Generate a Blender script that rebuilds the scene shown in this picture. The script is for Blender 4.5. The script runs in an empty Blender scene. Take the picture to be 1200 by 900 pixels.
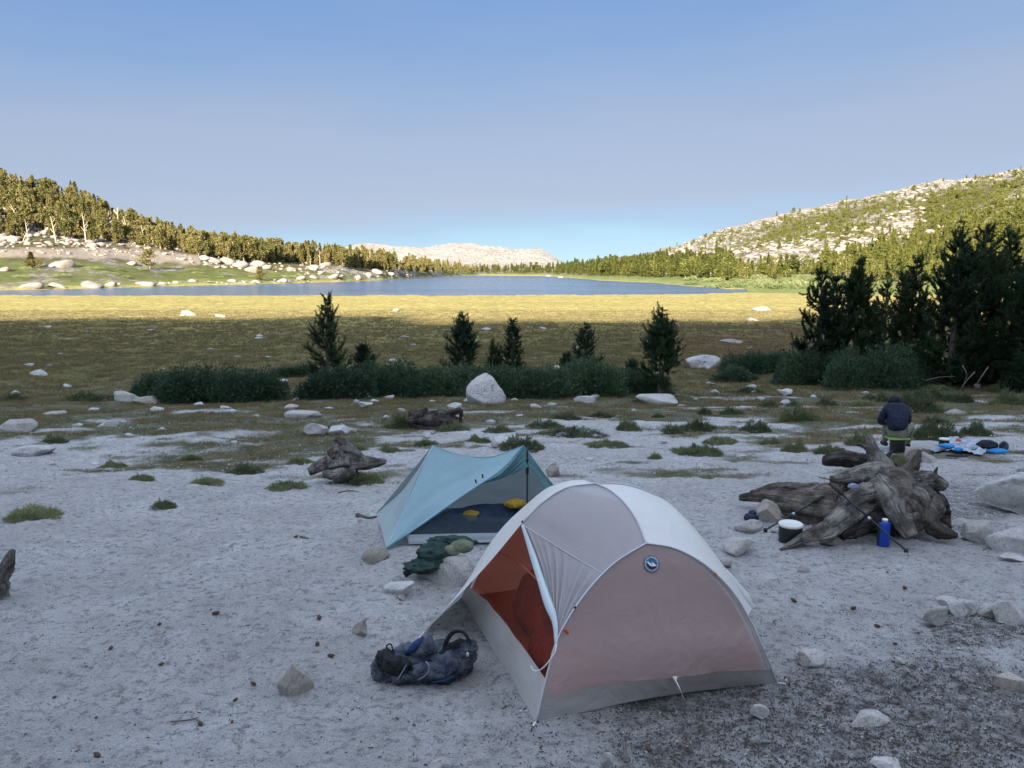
import bpy, math, random
import numpy as np
from mathutils import Vector, Matrix

# ------------------------------------------------------------------ camera, sky, sun, exposure
SC = bpy.context.scene
COL = SC.collection
CAM_H = 2.6
PITCH = math.radians(8.34)
cam = bpy.data.cameras.new('camera')
cam.sensor_fit = 'HORIZONTAL'
cam.sensor_width = 36.0
cam.lens = 27.0            # focal length = 0.75 frame widths
cam.clip_start = 0.1
cam.clip_end = 9000
cam_o = bpy.data.objects.new('camera', cam)
cam_o.location = (0, 0, CAM_H)
cam_o.rotation_euler = (math.radians(90) - PITCH, 0, 0)
COL.objects.link(cam_o)
SC.camera = cam_o

SUN_EL = math.radians(19.0)
SUN_AZ = math.radians(192.0)      # compass bearing of the sun seen from the camp (0 = straight ahead, clockwise)
w = bpy.data.worlds.new('World'); SC.world = w; w.use_nodes = True
nt = w.node_tree; nt.nodes.clear()
def N(t, **k):
    n = nt.nodes.new(t)
    for a, b in k.items(): setattr(n, a, b)
    return n
sky = N('ShaderNodeTexSky', sky_type='NISHITA', sun_disc=False)
sky.sun_elevation = SUN_EL; sky.sun_rotation = SUN_AZ
sky.altitude = 3300; sky.air_density = 1.0; sky.dust_density = 1.2; sky.ozone_density = 1.5
SKY_K = 0.105
tc = N('ShaderNodeTexCoord'); sep = N('ShaderNodeSeparateXYZ')
nt.links.new(tc.outputs['Generated'], sep.inputs[0])
nz = N('ShaderNodeTexNoise'); nz.inputs['Scale'].default_value = 2.2; nz.inputs['Detail'].default_value = 5
mp = N('ShaderNodeMapping'); mp.inputs['Scale'].default_value = (1, 1, 5)
nt.links.new(tc.outputs['Generated'], mp.inputs[0]); nt.links.new(mp.outputs[0], nz.inputs['Vector'])
ma = N('ShaderNodeMath', operation='MULTIPLY_ADD'); ma.inputs[1].default_value = 0.13
nt.links.new(nz.outputs[0], ma.inputs[0]); nt.links.new(sep.outputs['Z'], ma.inputs[2])
mb_ = N('ShaderNodeMath', operation='SUBTRACT'); mb_.inputs[1].default_value = 0.067
nt.links.new(ma.outputs[0], mb_.inputs[0])
rx = N('ShaderNodeMath', operation='MULTIPLY_ADD'); rx.inputs[1].default_value = -0.04
nt.links.new(sep.outputs['X'], rx.inputs[0]); nt.links.new(mb_.outputs[0], rx.inputs[2])
ramp = N('ShaderNodeValToRGB')      # thin wildfire smoke in the visible sky, a clear band under it
cr = ramp.color_ramp
SKYC = [(0.00, (0.45, 0.68, 0.85)), (0.03, (0.38, 0.60, 0.80)), (0.055, (0.36, 0.50, 0.70)), (0.085, (0.39, 0.445, 0.57)),
        (0.17, (0.375, 0.445, 0.59)), (0.25, (0.26, 0.39, 0.63)), (0.35, (0.15, 0.30, 0.63)), (0.46, (0.93, 1.10, 1.42)), (1.0, (1.18, 1.37, 1.70))]  # last two stops, overhead and out of view, brightened as added fill light
while len(cr.elements) < len(SKYC): cr.elements.new(0.5)
for e, (p, c) in zip(cr.elements, SKYC): e.position = p; e.color = (*c, 1)
nt.links.new(rx.outputs[0], ramp.inputs[0])
sc_ = N('ShaderNodeVectorMath', operation='SCALE'); sc_.inputs['Scale'].default_value = 2.85
nt.links.new(ramp.outputs[0], sc_.inputs[0])
mix = N('ShaderNodeMix', data_type='RGBA'); mix.inputs['Factor'].default_value = 0.94
nt.links.new(sky.outputs[0], mix.inputs['A']); nt.links.new(sc_.outputs[0], mix.inputs['B'])
bg = N('ShaderNodeBackground'); bg.inputs['Strength'].default_value = SKY_K
nt.links.new(mix.outputs['Result'], bg.inputs[0])
wo = N('ShaderNodeOutputWorld'); nt.links.new(bg.outputs[0], wo.inputs[0])

sl = bpy.data.lights.new('sun', 'SUN'); sl.energy = 5.0; sl.angle = math.radians(0.55); sl.color = (1.0, 0.88, 0.72)
so = bpy.data.objects.new('sun', sl)
sd = Vector((math.sin(SUN_AZ) * math.cos(SUN_EL), math.cos(SUN_AZ) * math.cos(SUN_EL), math.sin(SUN_EL)))
so.rotation_euler = sd.to_track_quat('Z', 'Y').to_euler(); so.location = (0, -20, 60)
COL.objects.link(so)

SC.view_settings.view_transform = 'Standard'
SC.view_settings.look = 'None'
SC.view_settings.gamma = 1
SC.view_settings.exposure = 1.75
SC.view_settings.use_curve_mapping = False
SC.cycles.max_bounces = 7; SC.cycles.diffuse_bounces = 3; SC.cycles.glossy_bounces = 2
SC.cycles.transmission_bounces = 4; SC.cycles.transparent_max_bounces = 12

# ------------------------------------------------------------------ numpy noise
def _hash(ix, iy, iz, seed):
    h = (ix.astype(np.int64) * 374761393 + iy.astype(np.int64) * 668265263 + iz.astype(np.int64) * 2147483647 + seed * 974711) & 0xFFFFFFFF
    h = ((h ^ (h >> 13)) * 1274126177) & 0xFFFFFFFF
    h = (h ^ (h >> 16)) & 0xFFFFFF
    return h / float(0xFFFFFF) * 2 - 1
def noise(x, y, z=None, seed=0):
    x = np.asarray(x, float); y = np.asarray(y, float)
    ix = np.floor(x); iy = np.floor(y); fx = x - ix; fy = y - iy
    ux = fx * fx * (3 - 2 * fx); uy = fy * fy * (3 - 2 * fy)
    ix = ix.astype(np.int64); iy = iy.astype(np.int64)
    def layer(iz):
        a = _hash(ix, iy, iz, seed); b = _hash(ix + 1, iy, iz, seed)
        c = _hash(ix, iy + 1, iz, seed); d = _hash(ix + 1, iy + 1, iz, seed)
        return (a * (1 - ux) + b * ux) * (1 - uy) + (c * (1 - ux) + d * ux) * uy
    if z is None: return layer(np.zeros_like(ix))
    z = np.asarray(z, float); iz = np.floor(z); fz = z - iz; uz = fz * fz * (3 - 2 * fz); iz = iz.astype(np.int64)
    return layer(iz) * (1 - uz) + layer(iz + 1) * uz
def fbm(x, y, z=None, oct=4, seed=0, gain=0.5):
    s = 0; a = 1; t = 0
    x = np.asarray(x, float); y = np.asarray(y, float)
    for i in range(oct):
        s = s + a * noise(x, y, z, seed + i * 17); t += a; a *= gain
        x = x * 2.03 + 11.3; y = y * 2.03 + 5.7
        if z is not None: z = np.asarray(z) * 2.03 + 3.1
    return s / t
def sst(a, b, x):
    t = np.clip((np.asarray(x, float) - a) / (b - a), 0, 1)
    return t * t * (3 - 2 * t)

# ------------------------------------------------------------------ the shape of the land
HORV = 318.0
def zz(v, y): return CAM_H + (HORV - v) / 900.0 * y
_gy = np.arange(-10, 260, 0.1)
_gz = np.interp(_gy, [-10, 0, 4, 6, 8, 12, 16, 22, 30, 40, 60, 95, 250], [1.9, 0.8, 0.0, -0.1, -0.22, -0.6, -1.05, -1.7, -2.4, -2.9, -3.28, -3.4, -3.4])
_k = np.exp(-np.linspace(-2.5, 2.5, 21) ** 2); _k /= _k.sum()
_gz = np.convolve(np.pad(_gz, 10, 'edge'), _k, 'valid')
# per view column: shore distance, then (distance, picture height) up the slope, the ridge, and the height far behind it
CC = [(-900, 237, (270, 318), (330, 290), (380, 262), (600, 110), 130),
      (-400, 240, (275, 322), (330, 298), (375, 278), (580, 150), 100),
      (0, 249, (280, 327), (330, 305), (370, 291), (540, 209), 60),
      (60, 262, (290, 327), (340, 304), (378, 290), (545, 224), 52),
      (130, 285, (310, 327), (360, 305), (398, 292), (550, 250), 40),
      (200, 320, (345, 328), (392, 311), (430, 299), (570, 276), 26),
      (300, 368, (392, 325), (440, 314), (475, 306), (600, 296), 12),
      (400, 458, (480, 322), (530, 312), (580, 307), (690, 303), 8),
      (450, 550, (575, 320), (640, 314), (700, 311), (800, 307), 7),
      (500, 780, (800, 319), (870, 316), (930, 314), (1050, 311), 4),
      (560, 1190, (1230, 320), (1290, 318), (1350, 317), (1450, 315), 4),
      (640, 1000, (1060, 320), (1130, 318), (1230, 316), (1350, 314), 4),
      (665, 760, (830, 321), (960, 318), (1100, 315), (1300, 312), 6),
      (700, 525, (600, 323), (720, 319), (880, 314), (1200, 307), 12),
      (760, 425, (500, 325), (620, 318), (780, 309), (1150, 298), 25),
      (800, 330, (420, 328), (560, 319), (720, 306), (1100, 284), 40),
      (850, 268, (350, 330), (480, 320), (650, 302), (1080, 269), 60),
      (900, 262, (330, 330), (440, 317), (620, 288), (1040, 257), 70),
      (1000, 250, (310, 329), (420, 309), (600, 274), (960, 234), 80),
      (1100, 245, (300, 327), (400, 302), (580, 256), (880, 214), 90),
      (1200, 240, (290, 324), (390, 294), (560, 240), (820, 199), 100),
      (2100, 235, (290, 310), (380, 265), (520, 190), (700, 90), 140)]
_us = np.arange(-900, 2101, 4.0)
_cu = [c[0] for c in CC]
def _ci(f): return np.interp(_us, _cu, [f(c) for c in CC])
YS = _ci(lambda c: c[1])
_P = [(YS, np.full_like(_us, -3.4))]
for k in range(2, 6):
    d = _ci(lambda c: c[k][0]); v = _ci(lambda c: c[k][1]); _P.append((d, zz(v, d)))
_P.append((_P[-1][0] + 450, _ci(lambda c: c[6])))
_ly = np.linspace(math.log(150), math.log(7000), 900)
_yy = np.exp(_ly)
TAB = np.zeros((len(_us), len(_yy)))
_fp_v = np.interp(_us, [-900, 250, 330, 380, 400, 425, 450, 500, 530, 560, 590, 605, 622, 635, 648, 665, 700, 2100],
                  [330, 330, 312, 297, 291, 287, 289, 292, 287, 288, 292, 295, 292, 294, 302, 313, 321, 330])
for i, u in enumerate(_us):
    xs = [p[0][i] for p in _P]; zs = [p[1][i] for p in _P]
    TAB[i] = np.interp(_yy, [150] + xs + [7000], [-3.4] + zs + [zs[-1]])
    # the bare granite peaks beyond the lake
    pk = (HORV - _fp_v[i]) / 900.0 * 2600 + CAM_H
    hump = np.interp(_yy, [1550, 1900, 2300, 2600, 3000, 4200], [0, .45, .85, 1, .8, .3]) * max(pk, 0) - np.where(_yy < 1560, 20, 0)
    TAB[i] = np.maximum(TAB[i], hump)
_k2 = np.exp(-np.linspace(-2, 2, 7) ** 2); _k2 /= _k2.sum()
TAB = np.apply_along_axis(lambda r: np.convolve(np.pad(r, 3, 'edge'), _k2, 'valid'), 1, TAB)
def near_shore(u): return np.interp(u, [-900, 560, 700, 800, 870, 900], [196, 196, 199, 207, 222, 235])
def far_shore(u): return np.interp(u, _us, YS) * np.where(np.asarray(u) > 872, 0.8, 1.0)

def H(x, y, detail=True):
    x = np.atleast_1d(np.asarray(x, float)); y = np.atleast_1d(np.asarray(y, float))
    r = np.hypot(x, y) + 1e-9
    az = np.arctan2(x, y); azc = np.clip(az, -math.radians(59), math.radians(59))
    yd = r * np.cos(azc); u = np.clip(600 + 900 * np.tan(azc), -900, 2100)
    near = np.interp(yd, _gy, _gz)
    fi = np.clip((u + 900) / 4.0, 0, len(_us) - 1.001); fj = np.clip((np.log(np.maximum(yd, 150.01)) - _ly[0]) / (_ly[1] - _ly[0]), 0, len(_ly) - 1.001)
    i = fi.astype(int); j = fj.astype(int); a = fi - i; b = fj - j
    far = (TAB[i, j] * (1 - a) + TAB[i + 1, j] * a) * (1 - b) + (TAB[i, j + 1] * (1 - a) + TAB[i + 1, j + 1] * a) * b
    z = np.where(yd < 160, near, far)
    ys = far_shore(u)
    # rough ground
    hill = sst(0.5, 12, far - (-3.4)) * (yd > 160)
    bare = sst(1500, 2000, yd)
    wob = fbm(x / 34, y / 34, oct=4, seed=3) * 4.0 + fbm(x / 9, y / 9, oct=3, seed=9) * 1.5
    far_r = (1 - np.abs(fbm(x / 130, y / 130, oct=5, seed=21, gain=.6))) * 26 - 22 + fbm(x / 35, y / 35, oct=3, seed=29) * 7
    z = z + hill * (1 - bare) * wob * sst(200, 500, yd) * np.where(u > 680, 1.3, .8) + bare * hill * far_r
    # lake bed
    yn = near_shore(u) + fbm(u / 22, yd * 0 + 2, oct=3, seed=5) * 6
    ysn = ys + fbm(u / 14, yd * 0 + 7, oct=3, seed=6) * ys * 0.012
    inl = np.minimum(yd - yn, ysn - yd)
    z = z - np.where(inl > 0, 0.25 + np.minimum(inl * 0.12, 2.0), 0)
    # meadow hummocks and camp unevenness
    mea = sst(28, 60, yd) * (inl < 0) * (1 - hill)
    z = z + mea * np.clip(fbm(x / 5.0, y / 3.0, oct=3, seed=31), 0, 1) * 0.22
    mid = sst(9, 16, yd) * (1 - sst(60, 90, yd))
    z = z + mid * (fbm(x / 3.5, y / 3.5, oct=3, seed=41) * 0.16 + fbm(x / 11, y / 11, oct=2, seed=42) * .22)
    if detail:
        nr = 1 - sst(14, 30, yd)
        n1 = fbm(x / 0.9, y / 0.9, oct=2, seed=51) * 0.035
        n2 = fbm(x / 0.2, y / 0.2, oct=3, seed=52)
        n3 = -np.clip(fbm(x / 0.33 + 4, y / 0.33, oct=2, seed=53) - .15, 0, 1) * 0.06    # footprints
        z = z + nr * (n1 + n2 * 0.030 + n3 * 1.3)
    # the ridge behind the camp that keeps it in the shade
    wb = sst(-8, -60, y)
    ridge = np.interp(-y, [0, 30, 110, 250, 300, 700], [1.2, 3, 36, 118, 121, 116])
    tops = np.clip(fbm(x / 16, y * 0 + 1, oct=4, seed=61, gain=.65), -.8, .9) * 9 * sst(180, 250, -y)
    z = z * (1 - wb) + wb * (ridge + tops + fbm(x / 20, y / 20, oct=3, seed=62) * 2 * sst(40, 90, -y))
    return z
def h1(x, y): return float(H(x, y)[0])
CP, SP = math.cos(PITCH), math.sin(PITCH)
def ray(u, v):
    a = (u - 600) / 900.0; b = -(v - 450) / 900.0
    return Vector((a, CP + b * SP, -SP + b * CP))
def P(u, v, y):
    """the point of the place that lies y metres ahead along a line of sight"""
    d = ray(u, v); t = y / d.y
    return Vector((0, 0, CAM_H)) + d * t
def at(u, v, lift=0.0):
    """where that line of sight meets the ground"""
    d = ray(u, v)
    ys = np.exp(np.linspace(math.log(2.5), math.log(5000), 1300)); t = ys / d.y
    z = CAM_H + d.z * t; g = H(d.x * t, ys)
    k = np.argmax(z < g)
    if not (z < g).any(): k = len(ys) - 1
    lo, hi = ys[max(k - 1, 0)], ys[k]
    for _ in range(14):
        m = (lo + hi) / 2; tm = m / d.y
        if CAM_H + d.z * tm < h1(d.x * tm, m): hi = m
        else: lo = m
    t = hi / d.y
    return Vector((d.x * t, hi, h1(d.x * t, hi) + lift))
def at_many(u, v):
    u = np.asarray(u, float); v = np.asarray(v, float)
    b = -(v - 450) / 900.0; dy = CP + b * SP; dz = -SP + b * CP; dx = (u - 600) / 900.0
    ys = np.exp(np.linspace(math.log(2.5), math.log(4000), 1400))
    out = np.full(len(u), np.nan)
    for k in range(0, len(u), 400):
        sl_ = slice(k, k + 400)
        T = ys[None, :] / dy[sl_, None]
        Z = CAM_H + dz[sl_, None] * T
        G = H((dx[sl_, None] * T).ravel(), np.broadcast_to(ys, T.shape).ravel(), False).reshape(T.shape)
        hit = Z < G; kk = hit.argmax(1); ok = hit.any(1)
        out[sl_] = np.where(ok, ys[kk], np.nan)
    x = dx / dy * out
    return x, out
def ppm(p): return 900.0 / (CP * p.y - SP * (p.z - CAM_H))      # picture units per metre there

# ------------------------------------------------------------------ object helpers
def link(o, parent=None):
    COL.objects.link(o)
    if parent is not None: o.parent = parent
    return o
def tag(o, label=None, cat=None, group=None, kind=None):
    if label: o['label'] = label
    if cat: o['category'] = cat
    if group: o['group'] = group
    if kind: o['kind'] = kind
    return o
def empty(name, loc=(0, 0, 0), rz=0.0):
    o = bpy.data.objects.new(name, None); o.location = loc; o.rotation_euler = (0, 0, rz)
    o.empty_display_size = .1
    COL.objects.link(o); return o
def mk(name, V, F, mat, parent=None, smooth=True, uv=None, loc=None):
    """one mesh object from vertices and faces (lists, or an (n,k) array of equal faces)"""
    me = bpy.data.meshes.new(name)
    V = np.asarray(V, np.float32).reshape(-1, 3)
    if isinstance(F, np.ndarray) and F.ndim == 2:
        n, k = F.shape
        me.vertices.add(len(V)); me.vertices.foreach_set('co', V.ravel())
        me.loops.add(n * k); me.loops.foreach_set('vertex_index', F.astype(np.int32).ravel())
        me.polygons.add(n); me.polygons.foreach_set('loop_start', np.arange(0, n * k, k, dtype=np.int32))
        me.update(calc_edges=True)
    else:
        me.from_pydata([tuple(map(float, p)) for p in V], [], [tuple(f) for f in F])
    if smooth: me.polygons.foreach_set('use_smooth', np.ones(len(me.polygons), bool))
    if mat is not None:
        for m in (mat if isinstance(mat, (list, tuple)) else [mat]): me.materials.append(m)
    me.validate(); me.update()
    o = bpy.data.objects.new(name, me)
    if loc is not None: o.location = loc
    return link(o, parent)
class MB:
    def __init__(s): s.V = []; s.F = []; s.n = 0
    def add(s, V, F):
        V = np.asarray(V, float).reshape(-1, 3); s.V.append(V)
        for f in F: s.F.append(tuple(int(i) + s.n for i in f))
        s.n += len(V); return s
    def build(s, name, mat, parent=None, smooth=True, loc=None):
        return mk(name, np.concatenate(s.V), s.F, mat, parent, smooth, loc=loc)
def frames(pts):
    pts = [Vector(p) for p in pts]; T = []
    for i in range(len(pts)):
        a = pts[max(i - 1, 0)]; b = pts[min(i + 1, len(pts) - 1)]
        T.append((b - a).normalized())
    n = T[0].orthogonal().normalized(); out = []
    for t in T:
        n = (n - t * n.dot(t)); n = n.normalized() if n.length > 1e-6 else t.orthogonal().normalized()
        out.append((t, n, t.cross(n)))
    return pts, out
def tube(mb, pts, rad, seg=8, cap=True, rough=None, seed=0, flat=1.0):
    """swept tube; rough=(amount, ribs) adds long grooves like weathered wood"""
    pts, fr = frames(pts); n = len(pts)
    if not hasattr(rad, '__len__'): rad = [rad] * n
    V = []
    for i, (p, (t, a, b)) in enumerate(zip(pts, fr)):
        for k in range(seg):
            th = 2 * math.pi * k / seg; r = rad[i]
            if rough:
                g = float(noise(np.array([k / seg * rough[1]]), np.array([i * .07 + seed * 3.1]), np.array([seed * 1.7]), seed=seed)[0])
                g2 = float(noise(np.array([math.cos(th) * 1.3 + 9]), np.array([math.sin(th) * 1.3 + seed]), np.array([i * .18]), seed=seed + 4)[0])
                r = r * (1 + rough[0] * 1.1 * g + rough[0] * .55 * g2)
            V.append(p + a * (math.cos(th) * r) + b * (math.sin(th) * r * flat))
    F = []
    for i in range(n - 1):
        for k in range(seg):
            F.append((i * seg + k, i * seg + (k + 1) % seg, (i + 1) * seg + (k + 1) % seg, (i + 1) * seg + k))
    if cap:
        F.append(tuple(range(seg - 1, -1, -1))); F.append(tuple((n - 1) * seg + k for k in range(seg)))
    mb.add([tuple(v) for v in V], F); return mb
def crv(pts, n):
    """resample control points (any dimension) with a Catmull-Rom curve"""
    A = np.array([list(p) for p in pts], float); m = len(A)
    if m == 2: t = np.linspace(0, 1, n)[:, None]; return A[0] * (1 - t) + A[1] * t
    E = np.vstack([2 * A[0] - A[1], A, 2 * A[-1] - A[-2]])
    seg = np.linalg.norm(np.diff(A[:, :3], axis=0), axis=1); c = np.concatenate([[0], np.cumsum(seg)]); c /= c[-1]
    out = []
    for t in np.linspace(0, 1, n):
        i = min(np.searchsorted(c, t, 'right') - 1, m - 2); s = (t - c[i]) / max(c[i + 1] - c[i], 1e-9)
        p0, p1, p2, p3 = E[i], E[i + 1], E[i + 2], E[i + 3]
        out.append(.5 * ((2 * p1) + (-p0 + p2) * s + (2 * p0 - 5 * p1 + 4 * p2 - p3) * s ** 2 + (-p0 + 3 * p1 - 3 * p2 + p3) * s ** 3))
    return np.array(out)
def copy_tree(o, parent=None):
    c = o.copy(); COL.objects.link(c); c.parent = parent
    for ch in list(o.children): copy_tree(ch, c)
    return c

# ------------------------------------------------------------------ materials
def mat(name, base=(.5, .5, .5), rough=.8, spec=.3, metal=0.0, alpha=1.0):
    m = bpy.data.materials.new(name); m.use_nodes = True
    b = m.node_tree.nodes['Principled BSDF']
    b.inputs['Base Color'].default_value = (*base, 1); b.inputs['Roughness'].default_value = rough
    b.inputs['Specular IOR Level'].default_value = spec; b.inputs['Metallic'].default_value = metal
    b.inputs['Alpha'].default_value = alpha
    return m
class NT:
    def __init__(s, m): s.t = m.node_tree; s.b = s.t.nodes.get('Principled BSDF')
    def n(s, ty, **k):
        x = s.t.nodes.new(ty)
        for a, b in k.items():
            if a in x.bl_rna.properties: setattr(x, a, b)
        return x
    def l(s, a, b): s.t.links.new(a, b)
    def coord(s, kind='Object', scale=(1, 1, 1)):
        c = s.n('ShaderNodeTexCoord'); m = s.n('ShaderNodeMapping'); m.inputs['Scale'].default_value = scale
        s.l(c.outputs[kind], m.inputs[0]); return m.outputs[0]
    def geo(s, scale=(1, 1, 1)):
        c = s.n('ShaderNodeNewGeometry'); m = s.n('ShaderNodeMapping'); m.inputs['Scale'].default_value = scale
        s.l(c.outputs['Position'], m.inputs[0]); return m.outputs[0]
    def noise(s, vec, scale, detail=4, rough=.55, dist=0):
        x = s.n('ShaderNodeTexNoise'); x.inputs['Scale'].default_value = scale; x.inputs['Detail'].default_value = detail
        x.inputs['Roughness'].default_value = rough; x.inputs['Distortion'].default_value = dist
        if vec is not None: s.l(vec, x.inputs['Vector'])
        return x.outputs[0]
    def vor(s, vec, scale, feat='F1'):
        x = s.n('ShaderNodeTexVoronoi', feature=feat); x.inputs['Scale'].default_value = scale; s.l(vec, x.inputs['Vector'])
        return x.outputs
    def ramp(s, fac, pts):
        x = s.n('ShaderNodeValToRGB'); e = x.color_ramp.elements
        while len(e) < len(pts): e.new(.5)
        for k, (p, c) in zip(e, pts): k.position = p; k.color = (*c, 1) if hasattr(c, '__len__') else (c, c, c, 1)
        s.l(fac, x.inputs[0]); return x.outputs[0]
    def mix(s, f, a, b, blend='MIX'):
        x = s.n('ShaderNodeMix', data_type='RGBA', blend_type=blend)
        for sock, v in ((x.inputs['Factor'], f), (x.inputs['A'], a), (x.inputs['B'], b)):
            if isinstance(v, bpy.types.NodeSocket): s.l(v, sock)
            elif hasattr(v, '__len__'): sock.default_value = (*v, 1)
            else: sock.default_value = v
        return x.outputs['Result']
    def math(s, op, a, b=0.0, c=None):
        x = s.n('ShaderNodeMath', operation=op)
        for k, v in enumerate((a, b, c)):
            if v is None: continue
            if isinstance(v, bpy.types.NodeSocket): s.l(v, x.inputs[k])
            else: x.inputs[k].default_value = v
        return x.outputs[0]
    def bump(s, h, dist=.01, strength=1.0, prev=None):
        x = s.n('ShaderNodeBump'); x.inputs['Distance'].default_value = dist; x.inputs['Strength'].default_value = strength
        s.l(h, x.inputs['Height'])
        if prev is not None: s.l(prev, x.inputs['Normal'])
        return x.outputs[0]
    def base(s, c): s.l(c, s.b.inputs['Base Color'])
    def normal(s, c): s.l(c, s.b.inputs['Normal'])
def fol_mat(name, cols, trans=.25, scale=.9, rough=.6):
    """leaves: diffuse with some light through, colour varies by clump and by tree"""
    m = mat(name, cols[0], rough, .25); t = NT(m)
    n = t.noise(t.geo(), scale, 3)
    oi = t.n('ShaderNodeObjectInfo')
    f = t.math('ADD', t.math('MULTIPLY', n, .75), t.math('MULTIPLY', oi.outputs['Random'], .3))
    c = t.ramp(f, [(.3, cols[0]), (.5, cols[1]), (.72, cols[2])]); t.base(c)
    tr = t.n('ShaderNodeBsdfTranslucent'); t.l(c, tr.inputs[0])
    mx = t.n('ShaderNodeMixShader'); mx.inputs[0].default_value = trans
    t.l(t.b.outputs[0], mx.inputs[1]); t.l(tr.outputs[0], mx.inputs[2])
    t.l(mx.outputs[0], t.t.nodes['Material Output'].inputs[0]); return m
def granite(name, c0, c1, speck=.5, sc=1.0, rust=.15):
    m = mat(name, c0, .85, .25); t = NT(m); g = t.geo()
    c = t.ramp(t.noise(g, 1.7 * sc, 5, .6), [(.32, c0), (.62, c1)])
    c = t.mix(t.ramp(t.noise(g, 45 * sc, 3, .7), [(.5, 0), (.66, speck)]), c, (.09, .09, .09))
    c = t.mix(t.ramp(t.noise(g, 3.1 * sc, 5, .65, .6), [(.52, 0), (.68, rust)]), c, (.19, .12, .07))
    c = t.mix(t.ramp(t.noise(g, 6 * sc, 6, .7, 1.2), [(.58, 0), (.64, speck)]), c, (.07, .075, .07))
    t.base(c)
    t.normal(t.bump(t.noise(g, 9 * sc, 8, .7), .05 / sc, .7)); return m

# ------------------------------------------------------------------ words that say where a small thing lies
MARKS = [(388, 440, 'tallest near pine'), (543, 430, 'twin-topped pine'), (600, 430, 'narrow near pine'), (686, 440, 'broad low pine'), (773, 460, 'open-limbed pine'), (569, 460, 'granite boulder'), (828, 428, 'speckled boulder'),
         (250, 470, 'big rounded willow'), (508, 492, 'charred stump'), (396, 545, 'driftwood root'), (771, 472, 'long flat white rock'), (923, 465, 'round white stone'), (938, 490, 'dark mound shrub'), (1055, 500, 'seated person'), (1140, 525, 'spread-out gear'),
         (143, 468, 'humped rock'), (14, 505, 'left-edge grey rock'), (34, 530, 'broad white rock'), (123, 499, 'curved white rock'), (380, 508, 'paired rocks'), (344, 805, 'pointed triangular stone'), (416, 738, 'wedge stone'), (495, 780, 'front backpack'),
         (440, 655, 'brown tent-corner stone'), (954, 775, 'flat-faced stone'), (1020, 848, 'pair-humped stone'), (890, 840, 'tan elongated stone'), (1110, 725, 'stone row'), (1035, 620, 'blue water bag'), (8, 690, 'pointed snag'), (34, 606, 'lone cushion shrub'), (592, 520, 'smooth white rock'),
         (219, 370, 'reddish meadow boulder'), (464, 365, 'pink meadow rock'), (895, 364, 'pale pink meadow rock'), (42, 438, 'far-left meadow rock'), (858, 402, 'reddish flat rock'), (570, 387, 'white meadow slab'), (700, 620, 'dome tent'), (540, 580, 'blue tent'), (1000, 440, 'right-hand thicket'), (850, 325, 'shore woods')]
def near_words(u, v):
    m = min(MARKS, key=lambda q: math.hypot((q[0] - u), (q[1] - v) * 1.8)); du, dv = u - m[0], (v - m[1]) * 1.8; d = math.hypot(du, dv)
    side = ('right' if du > 0 else 'left') if abs(du) > 2 * abs(dv) else (('below' if dv > 0 else 'above') if abs(dv) > 2 * abs(du) else ('lower ' if dv > 0 else 'upper ') + ('right' if du > 0 else 'left'))
    side = side + ' of' if side.endswith(('left', 'right')) else side
    return ('close ' if d < 30 else ('some way ' if d < 75 else 'far ')) + side + ' the ' + m[2]
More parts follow.
